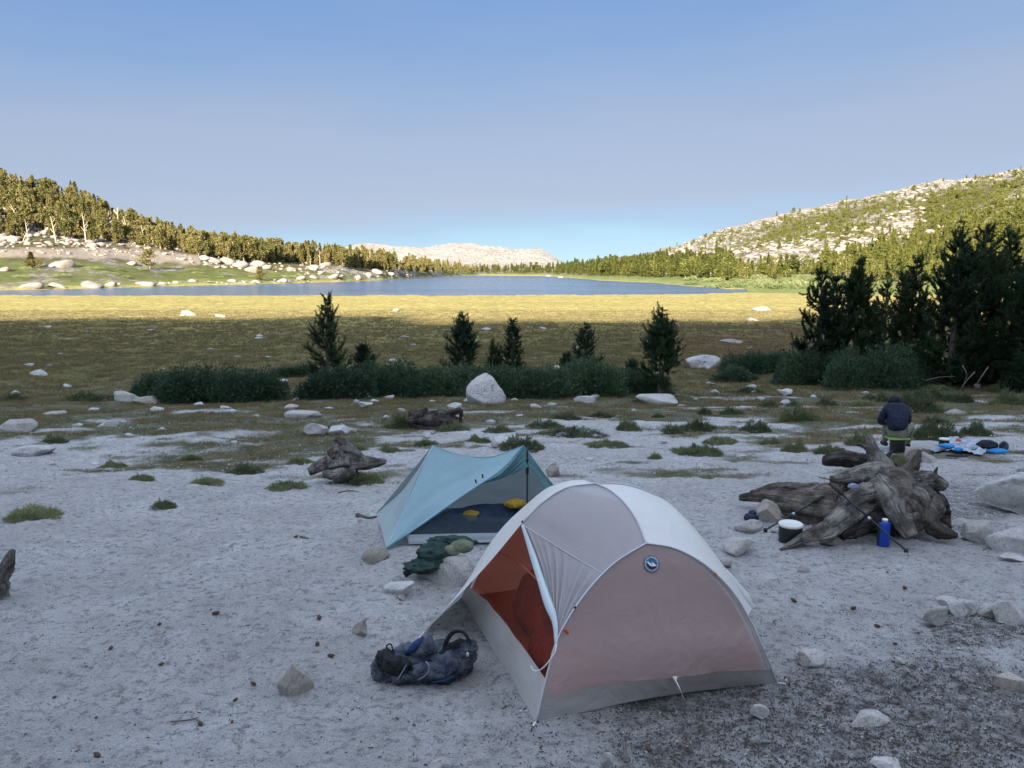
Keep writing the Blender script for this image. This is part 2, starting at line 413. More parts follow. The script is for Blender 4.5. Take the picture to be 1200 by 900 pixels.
# ------------------------------------------------------------------ ground sheet
def pix(x, y, z):
    f = CP * y - SP * (z - CAM_H); uu = SP * y + CP * (z - CAM_H)
    f = np.where(f > .1, f, .1)
    return 600 + 900 * x / f, 450 - 900 * uu / f
def zones(x, y, z):
    """how much grass, meadow, rock, litter, red sedge and green sward grows at a point"""
    r = np.hypot(x, y); u, v = pix(x, y, z); front = y > 1
    n = fbm(x / 2.2, y / 1.3, oct=4, seed=71, gain=.6); nb = fbm(x / 9, y / 5, oct=3, seed=72)
    edge = np.interp(u, [-200, 150, 330, 450, 620, 800, 1000, 1200, 1400], [13.2, 12.3, 12.3, 13.6, 15.5, 17, 17.5, 19.5, 19.5])   # metres
    yd = np.where(front, y, r)
    grass = sst(-.22, .22, (yd - edge * 1.12) / edge * 1.0 + n * 1.25 + nb * .5)
    grass = grass * sst(9, 12, yd + n * 2)
    tuft = sst(.22, .5, fbm(x / 1.1, y / .55, oct=3, seed=75)) * sst(10, 13, yd) * (1 - sst(30, 40, yd)) * .9
    grass = np.maximum(grass, tuft)
    meadow = sst(30, 44, yd + nb * 8)
    hill = (z > -2.6) & (yd > 200)
    rock = np.zeros_like(x); green = np.zeros_like(x); sandy = np.zeros_like(x)
    ys = far_shore(u)
    beyond = sst(0, 15, yd - ys) * (yd > 200)
    hn = fbm(x / 26, y / 26, oct=5, seed=81, gain=.62); hn2 = fbm(x / 7, y / 9, oct=4, seed=82, gain=.65)
    rk_l = sst(-.05, .25, hn + hn2 * .6)
    # terraces of pale rock on the right-hand hill
    ter = sst(-.02, .16, fbm(u / 95, (v + (u - 900) * .32) / 17, oct=4, seed=85, gain=.6) + hn2 * .5
              + .75 * np.exp(-((v - np.interp(u, [780, 950, 1010, 1060, 1100], [305, 300, 283, 262, 245])) / 22) ** 2) * (u < 1075) * (u > 770) - .12)
    top = sst(0, 14, np.interp(u, [700, 850, 1000, 1100, 1200], [297, 269, 234, 215, 200]) + 16 - v)
    rock = np.where(u > 690, np.maximum(ter, top * .9), rk_l) * beyond
    apron = (u < 360) & (yd > 200)
    sandy = np.where(apron, sst(.25, .6, np.clip(1 - np.abs(v - np.interp(u, [-400, 0, 150, 230], [296, 296, 297, 305])) / 9, 0, 1) + hn2 * .3) * beyond * (u < 235), 0)
    gr_lo = np.interp(u, [-900, 0, 150, 250, 360, 430, 500], [298, 301, 305, 310, 316, 318, 325])
    green = np.where(u < 520, sst(0, 5, v - gr_lo + hn2 * 6), sst(316, 325, v + hn2 * 4)) * beyond
    green = green * (1 - .8 * sst(.12, .32, hn2 + .3 * hn) * (u < 520))
    rock = rock * np.where(u < 520, 1 - green * .85, 1 - green)
    bare = sst(1500, 1800, yd); rock = np.maximum(rock, bare); green = green * (1 - bare); sandy = sandy * (1 - bare)
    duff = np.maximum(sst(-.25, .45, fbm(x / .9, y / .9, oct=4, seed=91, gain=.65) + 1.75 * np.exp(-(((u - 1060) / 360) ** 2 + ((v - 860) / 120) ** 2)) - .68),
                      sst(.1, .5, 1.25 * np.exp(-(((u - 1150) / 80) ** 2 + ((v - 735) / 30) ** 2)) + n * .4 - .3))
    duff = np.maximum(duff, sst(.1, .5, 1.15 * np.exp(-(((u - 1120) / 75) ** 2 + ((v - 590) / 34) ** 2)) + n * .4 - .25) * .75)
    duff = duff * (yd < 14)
    red = sst(.0, .35, fbm(x / 10, y / 6, oct=3, seed=95) * .7 + np.exp(-((u - 900) / 190) ** 2 - ((v - 400) / 26) ** 2) * .9 - .38) * sst(34, 45, yd) * (yd < 105)
    return grass, meadow, rock, green, sandy, duff, red
R0, R1 = 1.2, 6500
nr = 1000; rr = R0 * (R1 / R0) ** (np.linspace(0, 1, nr))
fa = np.radians(np.linspace(-41, 41, 620)); ba = np.radians(np.linspace(41, 319, 150))[1:-1]
aa = np.concatenate([fa, ba]); na = len(aa)
RR, AA = np.meshgrid(rr, aa, indexing='ij')
X = (RR * np.sin(AA)).ravel(); Y = (RR * np.cos(AA)).ravel()
Z = np.concatenate([H(X[k:k + 60000], Y[k:k + 60000]) for k in range(0, len(X), 60000)])
zn = [np.concatenate(q) for q in zip(*[zones(X[k:k + 60000], Y[k:k + 60000], Z[k:k + 60000]) for k in range(0, len(X), 60000)])]
idx = np.arange(nr * na).reshape(nr, na)
a0 = idx[:-1]; a1 = idx[1:]
F = np.stack([a0, np.roll(a0, -1, 1), np.roll(a1, -1, 1), a1], -1).reshape(-1, 4)
V = np.stack([X, Y, Z], 1)
V = np.vstack([V, [[0, 0, h1(0, 0)]]]); c = len(V) - 1
tri = np.stack([np.full(na, c), np.roll(idx[0], -1), idx[0], idx[0]], -1)

def ground_mat():
    m = mat('land', (.4, .4, .4), .95, .15); t = NT(m); g = t.geo()
    at1 = t.n('ShaderNodeAttribute', attribute_name='za'); s1 = t.n('ShaderNodeSeparateColor'); t.l(at1.outputs['Color'], s1.inputs[0])
    at2 = t.n('ShaderNodeAttribute', attribute_name='zb'); s2 = t.n('ShaderNodeSeparateColor'); t.l(at2.outputs['Color'], s2.inputs[0])
    grass, meadow, rock = s1.outputs; green, sandy, duff = s2.outputs
    red = at1.outputs['Alpha']
    nf = t.noise(g, 14, 6, .7); ng = t.noise(g, 90, 3, .6); nl = t.noise(g, .9, 4); nm = t.noise(g, 4.5, 5, .65)
    sand = t.ramp(nm, [(.3, (.445, .45, .455)), (.68, (.62, .625, .63))])
    sand = t.mix(t.ramp(nf, [(.36, .9), (.49, 0)]), sand, (.20, .19, .185))
    sand = t.mix(t.ramp(ng, [(.57, 0), (.66, .75)]), sand, (.68, .66, .64))
    sand = t.mix(t.ramp(ng, [(.33, .85), (.44, 0)]), sand, (.10, .095, .10))
    sand = t.mix(t.ramp(nl, [(.4, .35), (.65, 0)]), sand, (.30, .275, .265))
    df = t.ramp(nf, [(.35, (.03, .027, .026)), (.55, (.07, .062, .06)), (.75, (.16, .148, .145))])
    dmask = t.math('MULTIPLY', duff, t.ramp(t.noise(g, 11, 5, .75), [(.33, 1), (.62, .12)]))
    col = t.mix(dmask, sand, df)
    gs = t.noise(t.geo((1, .6, 1)), 2.4, 5, .7)
    gcol = t.ramp(gs, [(.28, (.045, .06, .03)), (.47, (.10, .115, .055)), (.62, (.17, .155, .075)), (.78, (.25, .20, .11))])
    gcol = t.mix(t.ramp(t.noise(g, 30, 4, .7), [(.35, .55), (.55, 0)]), gcol, (.04, .04, .025))
    gmask = t.math('MULTIPLY', grass, t.ramp(t.noise(t.geo((1, .7, 1)), 3.6, 5, .7), [(.3, 1), (.7, .8)]))
    col = t.mix(gmask, col, gcol)
    ms = t.noise(t.geo((.10, .16, 1)), 1, 6, .7); ms2 = t.noise(t.geo((1.0, 1.5, 1)), 1, 6, .75)
    mcol = t.ramp(ms, [(.3, (.37, .34, .10)), (.5, (.56, .455, .145)), (.7, (.64, .50, .18))])
    mcol = t.mix(t.ramp(ms2, [(.36, .85), (.56, 0)]), mcol, (.06, .06, .025))
    mcol = t.mix(t.ramp(t.noise(g, 5, 4, .7), [(.35, .4), (.6, 0)]), mcol, (.06, .06, .03))
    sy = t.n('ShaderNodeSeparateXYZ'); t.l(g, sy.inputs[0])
    near_shade = t.ramp(t.math('ADD', t.math('MULTIPLY', sy.outputs['Y'], .0062), t.math('MULTIPLY', t.noise(g, .06, 4, .6), .5)), [(.62, 1), (.92, 0)])  # near meadow darkened in its colour to deepen the ridge's shade
    mcol = t.mix(near_shade, mcol, t.mix(.72, mcol, t.ramp(ms2, [(.35, (.032, .036, .016)), (.65, (.085, .085, .034))])))
    mcol = t.mix(t.math('MULTIPLY', red, .75), mcol, (.16, .085, .045))
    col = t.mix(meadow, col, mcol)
    hs = t.noise(g, .22, 6, .75); hr = t.noise(g, .55, 8, .8)
    hcol = t.ramp(hs, [(.35, (.10, .10, .04)), (.6, (.19, .165, .075))])
    hill = t.math('MAXIMUM', t.math('MAXIMUM', rock, green), sandy)
    isn = t.n('ShaderNodeSeparateXYZ'); t.l(g, isn.inputs[0])
    hm = t.ramp(t.math('MULTIPLY_ADD', isn.outputs['Z'], .12, .34), [(.0, 0), (.3, 1)])
    farm = t.ramp(t.math('MULTIPLY', isn.outputs['Y'], .001), [(.2, 0), (.235, 1)])
    col = t.mix(t.math('MULTIPLY', hm, farm), col, hcol)
    grn = t.ramp(t.noise(g, .16, 6, .7), [(.35, (.12, .15, .04)), (.55, (.20, .225, .065)), (.72, (.30, .27, .12))])
    col = t.mix(green, col, grn)
    vc = t.vor(t.mix(.35, g, t.n('ShaderNodeTexNoise').outputs[1], 'ADD') if False else g, .22, 'DISTANCE_TO_EDGE')[0]
    rcol = t.ramp(hr, [(.3, (.12, .105, .09)), (.40, (.44, .39, .345)), (.6, (.62, .56, .50))])
    rcol = t.mix(t.ramp(vc, [(.02, .8), (.10, 0)]), rcol, (.10, .09, .075))
    rcol = t.mix(t.ramp(t.noise(g, .09, 6, .8), [(.5, 0), (.6, .6)]), rcol, (.13, .12, .06))
    col = t.mix(rock, col, rcol)
    col = t.mix(sandy, col, t.ramp(hr, [(.3, (.32, .26, .20)), (.6, (.50, .42, .34))]))
    t.base(col)
    b = t.bump(t.noise(g, 26, 7, .8), .045, 1.0)
    b = t.bump(t.noise(g, 7, 4, .6), .07, .8, b)
    b = t.bump(t.math('MULTIPLY', t.noise(g, 2.5, 5, .7), t.math('MAXIMUM', grass, meadow)), .25, .9, b)
    b = t.bump(t.math('MULTIPLY', t.noise(g, .35, 9, .75), t.math('MAXIMUM', rock, t.math('MULTIPLY', farm, hm))), 4.5, 1.0, b)
    t.normal(b); return m
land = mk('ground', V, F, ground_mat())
tag(land, kind='structure')
me = land.data
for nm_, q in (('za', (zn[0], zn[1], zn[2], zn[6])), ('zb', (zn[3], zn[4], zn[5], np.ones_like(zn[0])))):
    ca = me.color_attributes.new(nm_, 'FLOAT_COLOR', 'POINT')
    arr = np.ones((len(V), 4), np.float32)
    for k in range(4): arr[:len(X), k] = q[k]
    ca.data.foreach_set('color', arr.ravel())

# ------------------------------------------------------------------ lake
wm = mat('lake_water', (.035, .07, .13), .16, .5); t = NT(wm)
g = t.geo((1, 1, 1))
b = t.bump(t.noise(t.geo((.6, 1.2, 1)), 1.4, 4, .65), .55, 1.0)
b = t.bump(t.noise(t.geo((.06, .12, 1)), 1, 3, .5), 1.2, .5, b); t.normal(b)
wc = t.ramp(t.noise(t.geo((.008, .03, 1)), 1, 4), [(.4, (.03, .06, .12)), (.6, (.06, .10, .165))]); t.base(wc)
water = mk('lake_water', [(-900, 185, -3.45), (250, 185, -3.45), (400, 1300, -3.45), (-1500, 1300, -3.45)], [(0, 1, 2, 3)], wm, smooth=False)
tag(water, kind='structure')
# ------------------------------------------------------------------ plants
def needles_on(path, rng, n, ln, wd, spread, V, F):
    """thin needle triangles round a twig"""
    path = np.asarray(path); m = len(path)
    t = rng.random(n) * (m - 1); i = np.minimum(t.astype(int), m - 2); f = (t - i)[:, None]
    p = path[i] * (1 - f) + path[i + 1] * f; ax = path[i + 1] - path[i]; ax /= np.linalg.norm(ax, axis=1)[:, None] + 1e-9
    r = rng.normal(size=(n, 3)); r -= ax * (r * ax).sum(1)[:, None]; r /= np.linalg.norm(r, axis=1)[:, None] + 1e-9
    d = ax * .55 + r * spread; d /= np.linalg.norm(d, axis=1)[:, None]
    s = np.cross(d, rng.normal(size=(n, 3))); s /= np.linalg.norm(s, axis=1)[:, None] + 1e-9
    L = ln * (.7 + .6 * rng.random(n))[:, None]
    V.append(np.stack([p - s * wd, p + s * wd, p + d * L], 1).reshape(-1, 3)); F[0] += n
def pine_meshes(seed, h, width, first=.12, dens=1.0, fork=0, lean=.0, bottom=1.0, nl=.085, nw=.008):
    """a young high-mountain pine: whorls of upturned limbs ending in bottle-brush shoots"""
    rng = np.random.default_rng(seed); wood = MB(); V = []; F = [0]
    tops = [(h, (lean * h, 0))]
    if fork: tops += [(h * (.80 + .1 * rng.random()), (rng.normal() * .09 * h, rng.normal() * .05 * h)) for _ in range(fork)]
    for ti, (th, (lx, ly)) in enumerate(tops):
        z0 = 0 if ti == 0 else h * .38
        base = np.array([0, 0, 0.]) if ti == 0 else np.array([tops[0][1][0] * .38, 0, z0])
        tr = crv([base, base + np.array([lx * .35 + rng.normal() * .02 * h, ly * .5, (th - z0) * .45]), np.array([lx, ly, th])], 14)
        r0 = (.021 * h if ti == 0 else .012 * h)
        tube(wood, tr, list(np.linspace(r0, .007, 14)), 6, True, (.12, 4), seed)
        zs = z0 + (first * h if ti == 0 else .05 * h)
        while zs < th * .985:
            f = (zs - first * h) / (th - first * h); f = min(max(f, 0), 1)
            env = width / 2 * (np.interp(f, [0, .12, .35, .7, 1], [.78 * bottom, 1.0, .86, .46, .07]))
            nb = rng.integers(3, 6) if f < .8 else 3
            k = (zs - z0) / (th - z0) * 13; ki = min(int(k), 12); org = tr[ki] + (tr[ki + 1] - tr[ki]) * (k - ki)
            a0 = rng.random() * 6.28
            for b in range(nb):
                if rng.random() > dens: continue
                a = a0 + b * 6.28 / nb + rng.normal() * .3; L = env * (.55 + .6 * rng.random())
                up = .25 + .6 * f + rng.normal() * .12
                d = np.array([math.cos(a), math.sin(a), 0])
                e = org + d * L + np.array([0, 0, L * up])
                mid = org + d * L * .55 + np.array([0, 0, L * up * .22])
                br = crv([org, mid, e], 7)
                tube(wood, br, list(np.linspace(max(.004 * h * (1 - f), .006), .004, 7)), 4, False)
                st = 2 if f < .5 else 1
                needles_on(br[st:], rng, int(260 * max(L, .2) / .6), nl, nw, .75, V, F)
                ns = int(3 + L * 10)
                for q in range(ns):
                    i = rng.integers(2, 7); p0 = br[min(i, 6)]
                    dd = d * .45 + rng.normal(size=3) * .55 + np.array([0, 0, .55]); dd /= np.linalg.norm(dd)
                    l2 = (.14 + .16 * rng.random()) * (1 + .12 * h) * (.7 if f > .8 else 1)
                    tw = crv([p0, p0 + dd * l2 * .5, p0 + dd * l2 + np.array([0, 0, l2 * .3])], 4)
                    needles_on(tw, rng, int(62 * l2 / .2), nl, nw, .7, V, F)
            zs += (.055 + .03 * rng.random()) * h * (.8 if f > .6 else 1) * (4.2 / max(h, 3.0)) ** .35
        needles_on(tr[-3:], rng, 90, nl, nw, .55, V, F)
    V = np.concatenate(V); return wood, V, np.arange(F[0] * 3).reshape(-1, 3)
bark = mat('pine_bark', (.17, .14, .12), .9, .15); t = NT(bark); g = t.geo((1, 1, .35))
t.base(t.ramp(t.noise(g, 30, 5, .7), [(.3, (.06, .05, .045)), (.7, (.23, .20, .175))])); t.normal(t.bump(t.noise(g, 40, 4), .01))
near_fol = fol_mat('pine_needles', [(.02, .042, .022), (.036, .068, .032), (.06, .095, .04)], .18, 1.6, .5)
def place_pine(meshes, loc, label, group, rz=0.0, s=1.0, mats=(None, None)):
    o = empty('pine_tree', loc, rz); o.scale = (s, s, s)
    tr_ = link(bpy.data.objects.new('trunk', meshes[0]), o); cr_ = link(bpy.data.objects.new('crown', meshes[1]), o)
    tag(o, label, 'tree', group); return o
def pine_data(*a, **k):
    wood, V, F = pine_meshes(*a, **k)
    o1 = wood.build('trunk', bark); o2 = mk('crown', V, F, near_fol, smooth=False)
    m = (o1.data, o2.data); bpy.data.objects.remove(o1); bpy.data.objects.remove(o2); return m
GP = 'young pines standing along the edge of the camp meadow'
def tree_at(u, vb, vt, wpx, seed, label, group=GP, **k):
    p = at(u, vb); s = ppm(p); h = (vb - vt) / s * .975
    return place_pine(pine_data(seed, h, wpx / s * (.86 if group == GP else .95), **k), (p.x, p.y, p.z - .05), label, group, seed * .9)
tree_at(388, 458, 345, 56, 3, 'tallest dark pine at the left end of the willow hedge', fork=0, dens=.98, first=.05)
tree_at(426, 442, 402, 32, 5, 'short dark pine just right of the tall pine above the willow hedge', first=.05, nl=.07)
tree_at(543, 446, 363, 46, 7, 'twin-topped pine rising behind the hedge left of the granite boulder', fork=1, first=.10, dens=.9)
tree_at(600, 440, 373, 34, 11, 'narrow pine behind the middle of the willow hedge', first=.1, dens=.85)
tree_at(578, 440, 399, 17, 13, 'stunted sapling pine at the foot of the narrow pine', first=.1, dens=.8, nl=.07)
tree_at(686, 443, 380, 42, 17, 'broad low pine behind the right half of the willow hedge', first=.1, dens=.85)
tree_at(664, 441, 414, 20, 19, 'tiny dark sapling left of the broad low pine', first=.05, nl=.07)
tree_at(773, 467, 356, 62, 23, 'open-limbed pine with bare grey twigs above the flat white rock', fork=2, first=.16, dens=.78, bottom=.8)
tree_at(741, 458, 422, 26, 29, 'low sapling pine between the willow hedge and the open-limbed pine', first=.1, dens=.8, nl=.07)
GR = 'dark pines in the thicket at the right edge of the meadow'
RT = [(956, 448, 315, 62, 31, 0, 'leftmost narrow pine of the dark thicket on the right'),
      (974, 446, 322, 44, 37, 0, 'second pine from the left in the dark thicket on the right'),
      (997, 450, 300, 66, 41, 1, 'tall double pine in the left part of the dark thicket'),
      (1032, 446, 330, 46, 43, 0, 'thin gappy pine in the middle of the dark thicket'),
      (1064, 450, 300, 58, 47, 1, 'pointed pine left of the broad tall pines of the thicket'),
      (1110, 455, 270, 92, 53, 1, 'broad tall pine with bare lower limbs in the thicket'),
      (1140, 452, 260, 88, 59, 1, 'tallest pine of the dark thicket, right of the broad one'),
      (1170, 450, 268, 74, 61, 0, 'tall pine behind the right side of the dark thicket'),
      (1203, 458, 284, 92, 67, 1, 'big dark pine cut by the right edge of the view'),
      (1250, 455, 262, 100, 71, 1, 'dark pine beyond the right edge of the thicket')]
for (u_, vb, vt, wp, sd_, fk, lab) in RT:
    tree_at(u_, vb, vt, wp, sd_, lab, GR, fork=fk, first=.06, dens=1.0 if wp > 70 else .93, nl=.10, nw=.012)

# willow thickets: thousands of narrow grey-green leaves on arching stems
will_fol = fol_mat('willow_leaves', [(.028, .056, .034), (.052, .098, .055), (.095, .15, .08)], .2, 2.2, .55)
def bush_mesh(seed, w_, d_, h_, n, leaf=(.10, .021)):
    rng = np.random.default_rng(seed); nl = max(5, int(w_ * 3.2))
    cx = np.linspace(-.5, .5, nl) * w_ * .84 + rng.normal(size=nl) * .12; cy = rng.normal(size=nl) * d_ * .16
    hz = h_ * (.66 + .34 * rng.random(nl)) * (1 - .35 * (np.abs(cx) / (w_ * .5)) ** 3); rx = .42 + .28 * rng.random(nl) + h_ * .16; ry = d_ * (.30 + .14 * rng.random(nl))
    k = rng.integers(0, nl, n); d = rng.normal(size=(n, 3)); d /= np.linalg.norm(d, axis=1)[:, None]; d[:, 2] = np.abs(d[:, 2])
    rad = (1 - .42 * rng.random(n) ** 1.6) * (1 + .26 * noise(d[:, 0] * 5 + k, d[:, 1] * 5, d[:, 2] * 5, seed) + .10 * rng.random(n) ** 4)
    p = np.stack([cx[k] + d[:, 0] * rx[k] * rad, cy[k] + d[:, 1] * ry[k] * rad, d[:, 2] * hz[k] * rad], 1)
    p[:, 2] *= 1 - .04 * rng.random(n)
    up = d * .7 + np.array([0, 0, .8]) + rng.normal(size=(n, 3)) * .55; up /= np.linalg.norm(up, axis=1)[:, None]
    s = np.cross(up, rng.normal(size=(n, 3))); s /= np.linalg.norm(s, axis=1)[:, None]
    L = leaf[0] * (.7 + .7 * rng.random(n))[:, None]; W = leaf[1]
    V = np.stack([p - up * L * .5, p + s * W, p + up * L * .6, p - s * W], 1).reshape(-1, 3)
    st = MB()
    for q in range(max(8, int(w_ * 9))):
        i = rng.integers(0, nl); x0 = cx[i] + rng.normal() * .1
        e = np.array([x0 + rng.normal() * .35, cy[i] + rng.normal() * ry[i] * .7, hz[i] * (.6 + .35 * rng.random())])
        tube(st, crv([(x0 * .97, cy[i] * .5, -.05), (x0 + (e[0] - x0) * .3, cy[i] + (e[1] - cy[i]) * .4, e[2] * .55), e], 5), [.014, .012, .01, .007, .004], 4, False)
    return st, V, np.arange(4 * n).reshape(-1, 4)
def bush_at(u, vb, vt, wpx, seed, label, dep=1.0, group='willow thickets at the edge of the meadow', n=None, mat_=None, name='willow_bush', cat='bush', leaf=(.10, .021)):
    p = at(u, vb); s = ppm(p); w_ = wpx / s; h_ = (vb - vt) / s * 1.10; w_ *= .88; d_ = w_ * dep
    st, V, F = bush_mesh(seed, w_, d_, h_, n or int(min(26000, 2600 * (w_ * h_ + d_ * w_ * .5) + 900)), leaf)
    o = empty(name, (p.x, p.y + d_ * .36, h1(p.x, p.y + d_ * .2) - .03))
    st.build('stems', bark, o); mk('foliage', V, F, mat_ or will_fol, o, smooth=False)
    return tag(o, label, cat, group)
bush_at(250, 474, 429, 172, 1, 'big rounded willow bush standing apart on the left of the meadow', .42)
bush_at(182, 468, 434, 40, 2, 'dark upright sprig of willow at the left end of the big rounded bush', .8)
bush_at(345, 442, 428, 44, 3, 'low dark willow strip between the big rounded bush and the tall pine', .5)
bush_at(392, 468, 432, 70, 4, 'dark willow clump round the foot of the tall pine', .6)
bush_at(446, 466, 421, 92, 5, 'dense willow clump forming the left end of the long hedge', .6)
bush_at(506, 466, 426, 96, 6, 'section of the willow hedge just left of the granite boulder', .6)
bush_at(612, 468, 423, 110, 8, 'tall dense section of willow hedge right behind the granite boulder', .6)
bush_at(684, 466, 425, 104, 9, 'middle-right section of the willow hedge under the broad low pine', .6)
bush_at(742, 463, 434, 70, 10, 'tapering right tip of the long willow hedge', .6)
bush_at(556, 462, 428, 70, 7, 'piece of willow hedge behind the granite boulder', .6)
bush_at(896, 440, 411, 84, 11, 'dark willow bush left of the thicket behind the speckled boulder', .6)
bush_at(862, 448, 426, 34, 12, 'small dark willow sprout beside the speckled boulder', .8)
bush_at(968, 452, 412, 96, 13, 'grey-green willow at the foot of the left thicket pines', .6)
bush_at(1036, 457, 404, 110, 14, 'largest grey-green willow in front of the dark thicket', .55)
bush_at(1086, 452, 416, 56, 15, 'willow filling the gap below the pointed pine', .7)
bush_at(1172, 452, 400, 100, 16, 'dusky willow below the tall pines at the right', .5)
bush_at(1222, 460, 420, 70, 17, 'willow clump at the right edge of the thicket', .6)
# bleached dead branches hanging in the thicket
deadm = mat('bleached_wood', (.42, .38, .34), .9, .1); t = NT(deadm); g = t.geo((1, 1, .3))
t.base(t.ramp(t.noise(g, 14, 4), [(.3, (.28, .24, .21)), (.7, (.62, .55, .48))]))
br = MB(); q = at(1122, 466)
for path in ([(1084, 446, 0), (1102, 442, -.3), (1120, 441, -.5)], [(1142, 436, 0), (1130, 450, -.2), (1122, 466, -.1)], [(1128, 428, 0), (1133, 440, -.2), (1127, 454, 0)], [(1158, 430, 0), (1146, 448, -.2), (1138, 464, 0)]):
    tube(br, crv([P(a, b_, q.y + c_) for a, b_, c_ in path], 8), list(np.linspace(.026, .010, 8)), 5, True)
tag(br.build('dead_branch', bark), 'grey crooked dead branches at the foot of the broad tall thicket pine', 'branch')

# low cushion shrubs on the sand
shrub_fol = fol_mat('shrub_leaves', [(.10, .125, .065), (.18, .205, .10), (.28, .29, .15)], .2, 3, .6)
shrub_dk = fol_mat('shrub_leaves_dark', [(.06, .08, .045), (.11, .135, .07), (.17, .195, .10)], .2, 3, .6)
def shrub_data(seed, dark):
    rng = np.random.default_rng(seed); n = 2600
    th = rng.random(n) * 6.28; rr_ = np.sqrt(rng.random(n)); hh = (1 - rr_ ** 2.2) * (.70 + .75 * noise(np.cos(th) * rr_ * 4.5, np.sin(th) * rr_ * 4.5, seed=seed))
    irregular = 1 + .38 * noise(np.cos(th) * 2 + seed, np.sin(th) * 2, seed=seed)
    p = np.stack([np.cos(th) * rr_ * .5 * irregular, np.sin(th) * rr_ * .5 * irregular, np.maximum(hh, .08) * (.45 + .55 * rng.random(n))], 1)
    up = np.stack([p[:, 0] * 1.6, p[:, 1] * 1.6, np.full(n, .8)], 1) + rng.normal(size=(n, 3)) * .45; up /= np.linalg.norm(up, axis=1)[:, None]
    s = np.cross(up, rng.normal(size=(n, 3))); s /= np.linalg.norm(s, axis=1)[:, None]
    L = (.10 + .16 * rng.random(n) ** 2)[:, None]
    V = np.stack([p - s * .012, p + s * .012, p + up * L * np.array([.6, .6, 1.9])], 1).reshape(-1, 3)
    o = mk('shrub', V, np.arange(3 * n).reshape(-1, 3), shrub_dk if dark else shrub_fol, smooth=False); d = o.data; bpy.data.objects.remove(o); return d
SH = [shrub_data(s_, False) for s_ in (1, 2, 3, 4)]; SHD = [shrub_data(s_, True) for s_ in (5, 6, 7)]
SHRUBS = [(34, 609, 62, 16, 0, 'bushy green cushion shrub alone on the sand near the left edge'), (188, 596, 36, 10, 0, 'sparse low shrub on the pale sand left of centre'),
    (335, 575, 48, 11, 0, 'oval olive cushion shrub below the grey driftwood root'), (419, 568, 54, 15, 0, 'rounded bright cushion shrub right below the grey driftwood root'),
    (240, 568, 40, 8, 0, 'flat small shrub left of the oval olive cushion'), (162, 563, 36, 7, 0, None), (285, 556, 34, 12, 1, None), (130, 548, 30, 7, 0, None),
    (222, 540, 30, 7, 0, None), (350, 545, 42, 9, 0, None), (415, 530, 30, 10, 0, None), (455, 530, 26, 9, 0, None), (470, 503, 34, 14, 1, 'dark twiggy shrub at the left of the charred stump'),
    (530, 505, 40, 9, 1, None), (612, 528, 52, 13, 1, 'dark green shrub between the white rock and the blue tent peak'), (668, 513, 70, 10, 1, None), (712, 524, 50, 8, 0, None),
    (736, 505, 28, 12, 1, None), (664, 492, 30, 8, 1, None), (705, 490, 34, 7, 1, None), (768, 538, 16, 9, 0, None), (822, 534, 72, 13, 0, 'wide grey-green shrub mat on the sand behind the white tent'),
    (820, 506, 44, 14, 1, None), (790, 508, 24, 9, 1, None), (826, 486, 14, 8, 1, None), (772, 490, 16, 6, 1, None), (846, 520, 40, 8, 0, None),
    (934, 531, 30, 15, 0, 'grey-green shrub behind the left end of the big fallen trunk'), (975, 532, 40, 11, 0, 'second grey-green shrub behind the big fallen trunk'),
    (1012, 522, 42, 18, 0, 'leafy shrub between the driftwood spike and the seated person'), (1052, 548, 34, 16, 0, 'green shrub growing behind the roots below the seated person'),
    (938, 494, 50, 16, 1, 'dark mound shrub left of the seated person'), (903, 478, 22, 9, 1, None), (970, 476, 22, 9, 1, None), (932, 477, 18, 8, 1, None), (890, 507, 34, 12, 1, None),
    (1016, 476, 34, 8, 0, None), (1038, 470, 50, 8, 1, None), (1074, 484, 60, 20, 1, 'large dark shrub directly behind the seated person'), (1098, 470, 62, 12, 1, None),
    (1098, 496, 28, 8, 1, 'small shrub right of the seated person'), (1100, 516, 52, 20, 1, 'dark shrub just behind the spread-out gear'), (1146, 511, 36, 15, 1, 'round dark shrub behind the right side of the spread-out gear'),
    (1190, 476, 46, 16, 0, 'leafy shrub at the right edge beyond the sand'), (1132, 472, 24, 10, 1, None), (1166, 460, 20, 8, 1, None), (1100, 457, 34, 6, 0, None),
    (560, 519, 30, 8, 0, None), (500, 522, 30, 7, 0, None), (385, 505, 24, 7, 0, None), (60, 520, 30, 8, 1, None), (12, 470, 34, 8, 1, None), (96, 470, 60, 10, 1, None), (500, 447, 30, 7, 1, None),
    (858, 486, 24, 8, 1, None), (880, 462, 40, 8, 1, None), (640, 502, 40, 8, 1, None), (585, 507, 30, 8, 1, None), (748, 474, 22, 7, 1, None), (905, 520, 22, 7, 0, None)]
def shrub_label(u, v, w_, dk):
    a = next(n_ for lim, n_ in [(80, 'at the far left'), (200, 'below the big rounded willow bush'), (310, 'up left of the driftwood root'), (400, 'close to the driftwood root'), (465, 'between driftwood root and charred stump'), (560, 'beside the charred stump'), (640, 'below the granite boulder'),
        (700, 'right of the blue tent peak'), (760, 'left of the flat white rock'), (810, 'below the flat white rock'), (870, 'below the speckled boulder'), (930, 'in front of the thicket willows'), (1045, 'left beyond the seated person'), (1300, 'right beyond the seated person')] if u < lim)
    return f"{'wide' if w_ > 38 else ('tiny' if w_ < 25 else 'small')} {'dark' if dk else 'olive'} cushion shrub {'far back ' if v < 490 else ('on the sand ' if v > 525 else 'in dry grass ')}{a}"
rs = random.Random(5)
